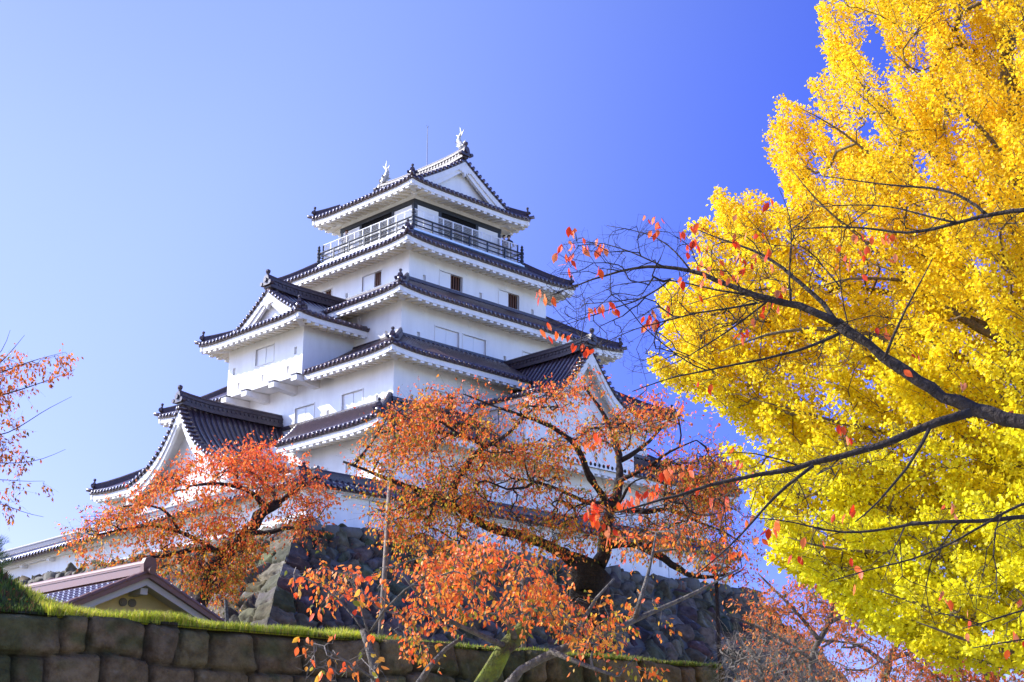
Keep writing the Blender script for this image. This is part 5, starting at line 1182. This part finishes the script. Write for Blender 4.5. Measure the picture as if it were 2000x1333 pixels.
# ================================================================ GINKGO
Dg = 26.
gt = Tree(1212)
gb = at(2085, 1330, Dg+1); gb0 = np.array([gb[0], gb[1], 0.])
gt.limb([gb0, gb, at(2070, 900, Dg+1), at(2040, 600, Dg+1), at(2000, 350, Dg+.8), at(1975, 200, Dg+.7), at(1960, 0, Dg+.5), at(1950, -250, Dg+.5)], .45, .12)
GL = [([(2060, 800), (1960, 660), (1930, 610), (1880, 572), (1840, 548), (1800, 500), (1775, 450), (1740, 400)], .14, .006, .2), ([(1850, 556), (1790, 550), (1730, 545), (1660, 540), (1600, 560)], .06, .006, -.4),
      ([(2040, 600), (1965, 400), (1920, 360), (1850, 320), (1790, 270), (1740, 225), (1690, 180), (1650, 120)], .12, .006, .3), ([(2070, 900), (1990, 800), (1900, 740), (1800, 690), (1700, 650), (1600, 640), (1500, 650), (1400, 690)], .12, .006, -.2),
      ([(2070, 950), (1950, 900), (1850, 870), (1750, 850), (1650, 830), (1550, 800), (1470, 780)], .10, .006, 0.), ([(2080, 1050), (1960, 1010), (1850, 1000), (1720, 990), (1600, 970), (1500, 930)], .09, .006, .2),
      ([(2080, 1150), (1960, 1110), (1850, 1090), (1720, 1080), (1600, 1070), (1540, 1050)], .09, .006, -.3), ([(2085, 1250), (1960, 1230), (1880, 1210), (1800, 1180), (1700, 1150)], .08, .006, -.4),
      ([(2085, 1280), (1990, 1280), (1900, 1260), (1850, 1235), (1790, 1215)], .07, .006, -.8), ([(2050, 700), (1900, 640), (1790, 560), (1690, 470), (1600, 400), (1545, 330)], .09, .006, -.3),
      ([(2030, 550), (1900, 480), (1790, 380), (1700, 300), (1620, 240), (1560, 210)], .08, .006, -.1), ([(1980, 220), (1900, 120), (1860, 60), (1830, 10)], .06, .006, .2), ([(2000, 350), (1900, 230), (1800, 150), (1740, 100)], .06, .006, -.3),
      ([(2060, 780), (1860, 690), (1700, 600), (1560, 520), (1470, 470), (1420, 420)], .07, .005, .3), ([(2060, 700), (1850, 600), (1690, 560), (1550, 560), (1420, 570), (1330, 600)], .07, .005, .0)]
for pts, r0, r1, dd in GL: gt.limb([at(x, y, Dg+dd*2.5-1.5*i/len(pts)) for i, (x, y) in enumerate(pts)], r0, r1, step=.3)
polyG = [(1600, -60), (1600, 60), (1625, 110), (1610, 150), (1640, 190), (1590, 175), (1575, 215), (1520, 215), (1512, 270), (1530, 330), (1545, 400), (1500, 400), (1400, 395), (1365, 450), (1350, 510), (1290, 560), (1300, 620), (1290, 690), (1310, 735),
         (1440, 735), (1470, 770), (1435, 795), (1490, 860), (1450, 900), (1480, 960), (1500, 1010), (1500, 1060), (1560, 1110), (1640, 1150), (1690, 1210), (1770, 1255), (1850, 1262), (1950, 1285), (2120, 1300), (2160, 700), (2160, -200), (1900, -220), (1680, -200)]
holes = [(1470, 860, 40), (1700, 60, 42), (1760, 70, 45), (1560, 940, 18), (1410, 820, 40), (1530, 985, 22), (1660, 30, 25), (1855, 20, 30), (1790, 110, 25)]
r = gt.r
def gsample(n):
    poly = np.array(polyG, float); out = []
    while len(out) < n:
        q = r.uniform(poly.min(0), poly.max(0), (4000, 2)); q = q[inpoly(q, poly)]
        for hx, hy, hr in holes: q = q[np.hypot(q[:, 0]-hx, q[:, 1]-hy) > hr]
        out += list(q)
    return np.array(out[:n])
NG = 1500
tip = gsample(NG); edge = np.array([(1605, 8), (1640, 15), (1628, 70), (1612, 95), (1724, 32), (1735, 70), (1760, 60), (1815, 12), (1822, 30), (1865, 2), (1905, 30), (1890, 95), (1585, 158), (1610, 150), (1525, 192), (1512, 235), (1508, 260), (1550, 205), (1515, 300), (1535, 345), (1398, 372), (1392, 385), (1405, 400), (1440, 385), (1470, 380), (1350, 440), (1370, 430), (1300, 555), (1285, 580), (1290, 640), (1270, 700), (1285, 720), (1330, 735), (1430, 775), (1440, 790), (1425, 800), (1500, 870), (1420, 880), (1440, 900), (1455, 940), (1470, 965), (1465, 990), (1505, 1060), (1500, 1085), (1560, 1120), (1610, 1150), (1640, 1190), (1700, 1215), (1735, 1240), (1790, 1262), (1830, 1268)], float)
tip = np.vstack([tip, np.repeat(edge, 2, 0)+r.normal(0, 4, (len(edge)*2, 2))])
dep = Dg+r.uniform(-1, 1, len(tip))*np.interp(tip[:, 0], [1300, 1700, 2000], [1.0, 2.6, 3.6]); dep[-len(edge)*2:] = Dg+r.uniform(-.6, .6, len(edge)*2)
TP = np.array([at(a[0], a[1], d) for a, d in zip(tip, dep)])
# each plume points up and away from the trunk; flatter towards the bottom of the tree
f = np.clip((tip[:, 1]-200)/900, 0, 1)[:, None]
side = -(RT[None])*(.45+.55*f); dirs = side+np.array([0, 0, 1.])*(1.0-.72*f)+r.normal(0, .16, (len(tip), 3)); dirs /= np.linalg.norm(dirs, axis=1)[:, None]
PL = r.uniform(.7, 1.25, len(tip)); PB = TP-dirs*PL[:, None]
gt.grow(PB, maxlen=6, r_tip=.007, bend=.08, up=0.)
big, small, _ = gt.wood(0)
gi = empty('ginkgo_tree', tuple(gb0), label='huge golden yellow ginkgo tree filling the right side', cat='tree')
big.build('trunk', M_BARK_Y, gi, smooth=True)
for a, b in zip(PB, TP): small.tube([a, (a+b)/2+r.normal(0, .02, 3), b], [.009, .006, .003], 3, cap=False)
gc = small.build('crown', M_BARK_Y, gi)
LN = 240; n = len(TP)*LN; k = np.repeat(np.arange(len(TP)), LN)
u = r.random(n)**.9; ra = (.15*(1-u)**.7+.03)*r.random(n)**.45; q = r.normal(0, 1, (n, 3)); q -= dirs[k]*(q*dirs[k]).sum(1)[:, None]; q /= np.linalg.norm(q, axis=1)[:, None]
C = PB[k]+dirs[k]*(PL[k]*u)[:, None]*1.0+q*ra[:, None]; C = C+r.normal(0, .045, (n, 3)); A = q+dirs[k]*.3+r.normal(0, .5, (n, 3)); A[:, 2] += .0
zz = np.clip((C[:, 2]-5)/9+r.normal(0, .08, n), 0, 1)[:, None]
px_ = pix(C); orange = np.clip(1.2*vnoise(px_[:, 0], px_[:, 1], 170, 31)+.25+r.normal(0, .15, n)+.25*(C[:, 2]-9)/6, 0, 1)[:, None]
cy = np.array([[.93, .76, .02]])*(1-zz)+np.array([[.96, .71, .025]])*zz; cy = cy*(1-orange*.28)+np.array([[.96, .52, .02]])*orange*.28
grn = np.clip(1.05-zz*2.6+1.0*vnoise(C[:, 0]+30, C[:, 2]+10, .8, 55)[:, None], 0, 1)*.6
cy = cy*(1-grn)+np.array([[.78, .78, .02]])*grn
cy = cy*r.uniform(.8, 1.12, (n, 1))
link('leaves', leaf_mesh('leaves', C, A, np.interp(pix(C)[:, 1], [100, 500, 1200], [.052, .058, .074])*r.uniform(.7, 1.2, n), cy, 'ginkgo', r), gc, M_GINKGO)

# ================================================================ PROPS, STAKE, PINE
def prop(top, label, width=.0, lean=(0, 0), mt=None):
    foot = np.array([top[0]+lean[0], top[1]+lean[1], terr_z_at(top)])
    root = empty('support_pole', tuple(foot), label=label, cat='support pole', group='poles propping up the old cherry')
    m = MB(); m.tube([foot, (foot+top)/2+np.array([.02, .01, 0]), top], [.065, .058, .05], 8); m.build('pole', mt or M_POLE, root, smooth=True)
    if width:
        m = MB(); m.tube([top-RT*width, top+RT*width], .06, 8); m.tube([top-RT*.05-np.array([0, 0, .12]), top+RT*.05+np.array([0, 0, .1])], .075, 8); m.build('crossbar', M_POLE, root, smooth=True)
def terr_z_at(p):
    v = np.array(p)-W0; return float(terr_z(np.array([v@WT]), np.array([-(v@WN)]))[0])-.1 if v@WT < WL else 0.
prop(at(762, 930, Dc-1.9), 'tall thin pole propping the outstretched left limb of the central cherry', lean=(-.10, .12))
prop(at(1022, 1048, Dc-.6), 'dark short prop with a crossbar under the thick middle limb left of the trunk', .22)
prop(at(1398, 1112, Dc), 'dark prop with crossbar under the right limb above the stone base end', .28, mt=M_BARK)  # dark bark colour on the pole stands in for the shade around it
sp = at(443, 1215, 33.5); m = MB(); m.tube([sp, at(441, 1172, 33.5)], [.045, .04], 6); tag(m.build('stake', M_BARK_G, None), 'short grey wooden stake in the grass by the hut gable', 'stake')
# small pine on the bank at the left edge
pb = at(-35, 1180, 34.); pn = empty('pine_tree', tuple(pb), label='small green pine on the shaded bank at the left edge', cat='tree')
m = MB(); m.tube([pb-np.array([0, 0, 1.]), pb+np.array([0, 0, .8]), pb+np.array([0, 0, 1.5])], [.09, .06, .02], 7); tk = m.build('trunk', M_BARK, pn)
r = np.random.default_rng(9); n = 9000; a = r.uniform(0, 2*math.pi, n); hh = r.uniform(.1, 1.45, n); rad_ = (1.0-.55*hh/1.5)*r.uniform(.3, 1, n)*.85*(.8+.25*np.sin(hh*14))
C = pb+np.stack([np.cos(a)*rad_, np.sin(a)*rad_, hh-.1*rad_], -1); A = np.stack([np.cos(a), np.sin(a), 0*a+.9], -1)+r.normal(0, .35, (n, 3)); A /= np.linalg.norm(A, axis=1)[:, None]
B = r.normal(0, 1, (n, 3)); B /= np.linalg.norm(B, axis=1)[:, None]; V = np.stack([C-B*.004, C+B*.004, C+A*r.uniform(.09, .15, (n, 1))], 1)
link('crown', fast_mesh('needles', V.reshape(-1, 3), np.arange(3*n).reshape(-1, 3), np.repeat(np.array([[.05, .10, .02]])*r.uniform(.6, 1.6, (n, 1)), 3, 0)), pn, M_LEAF)
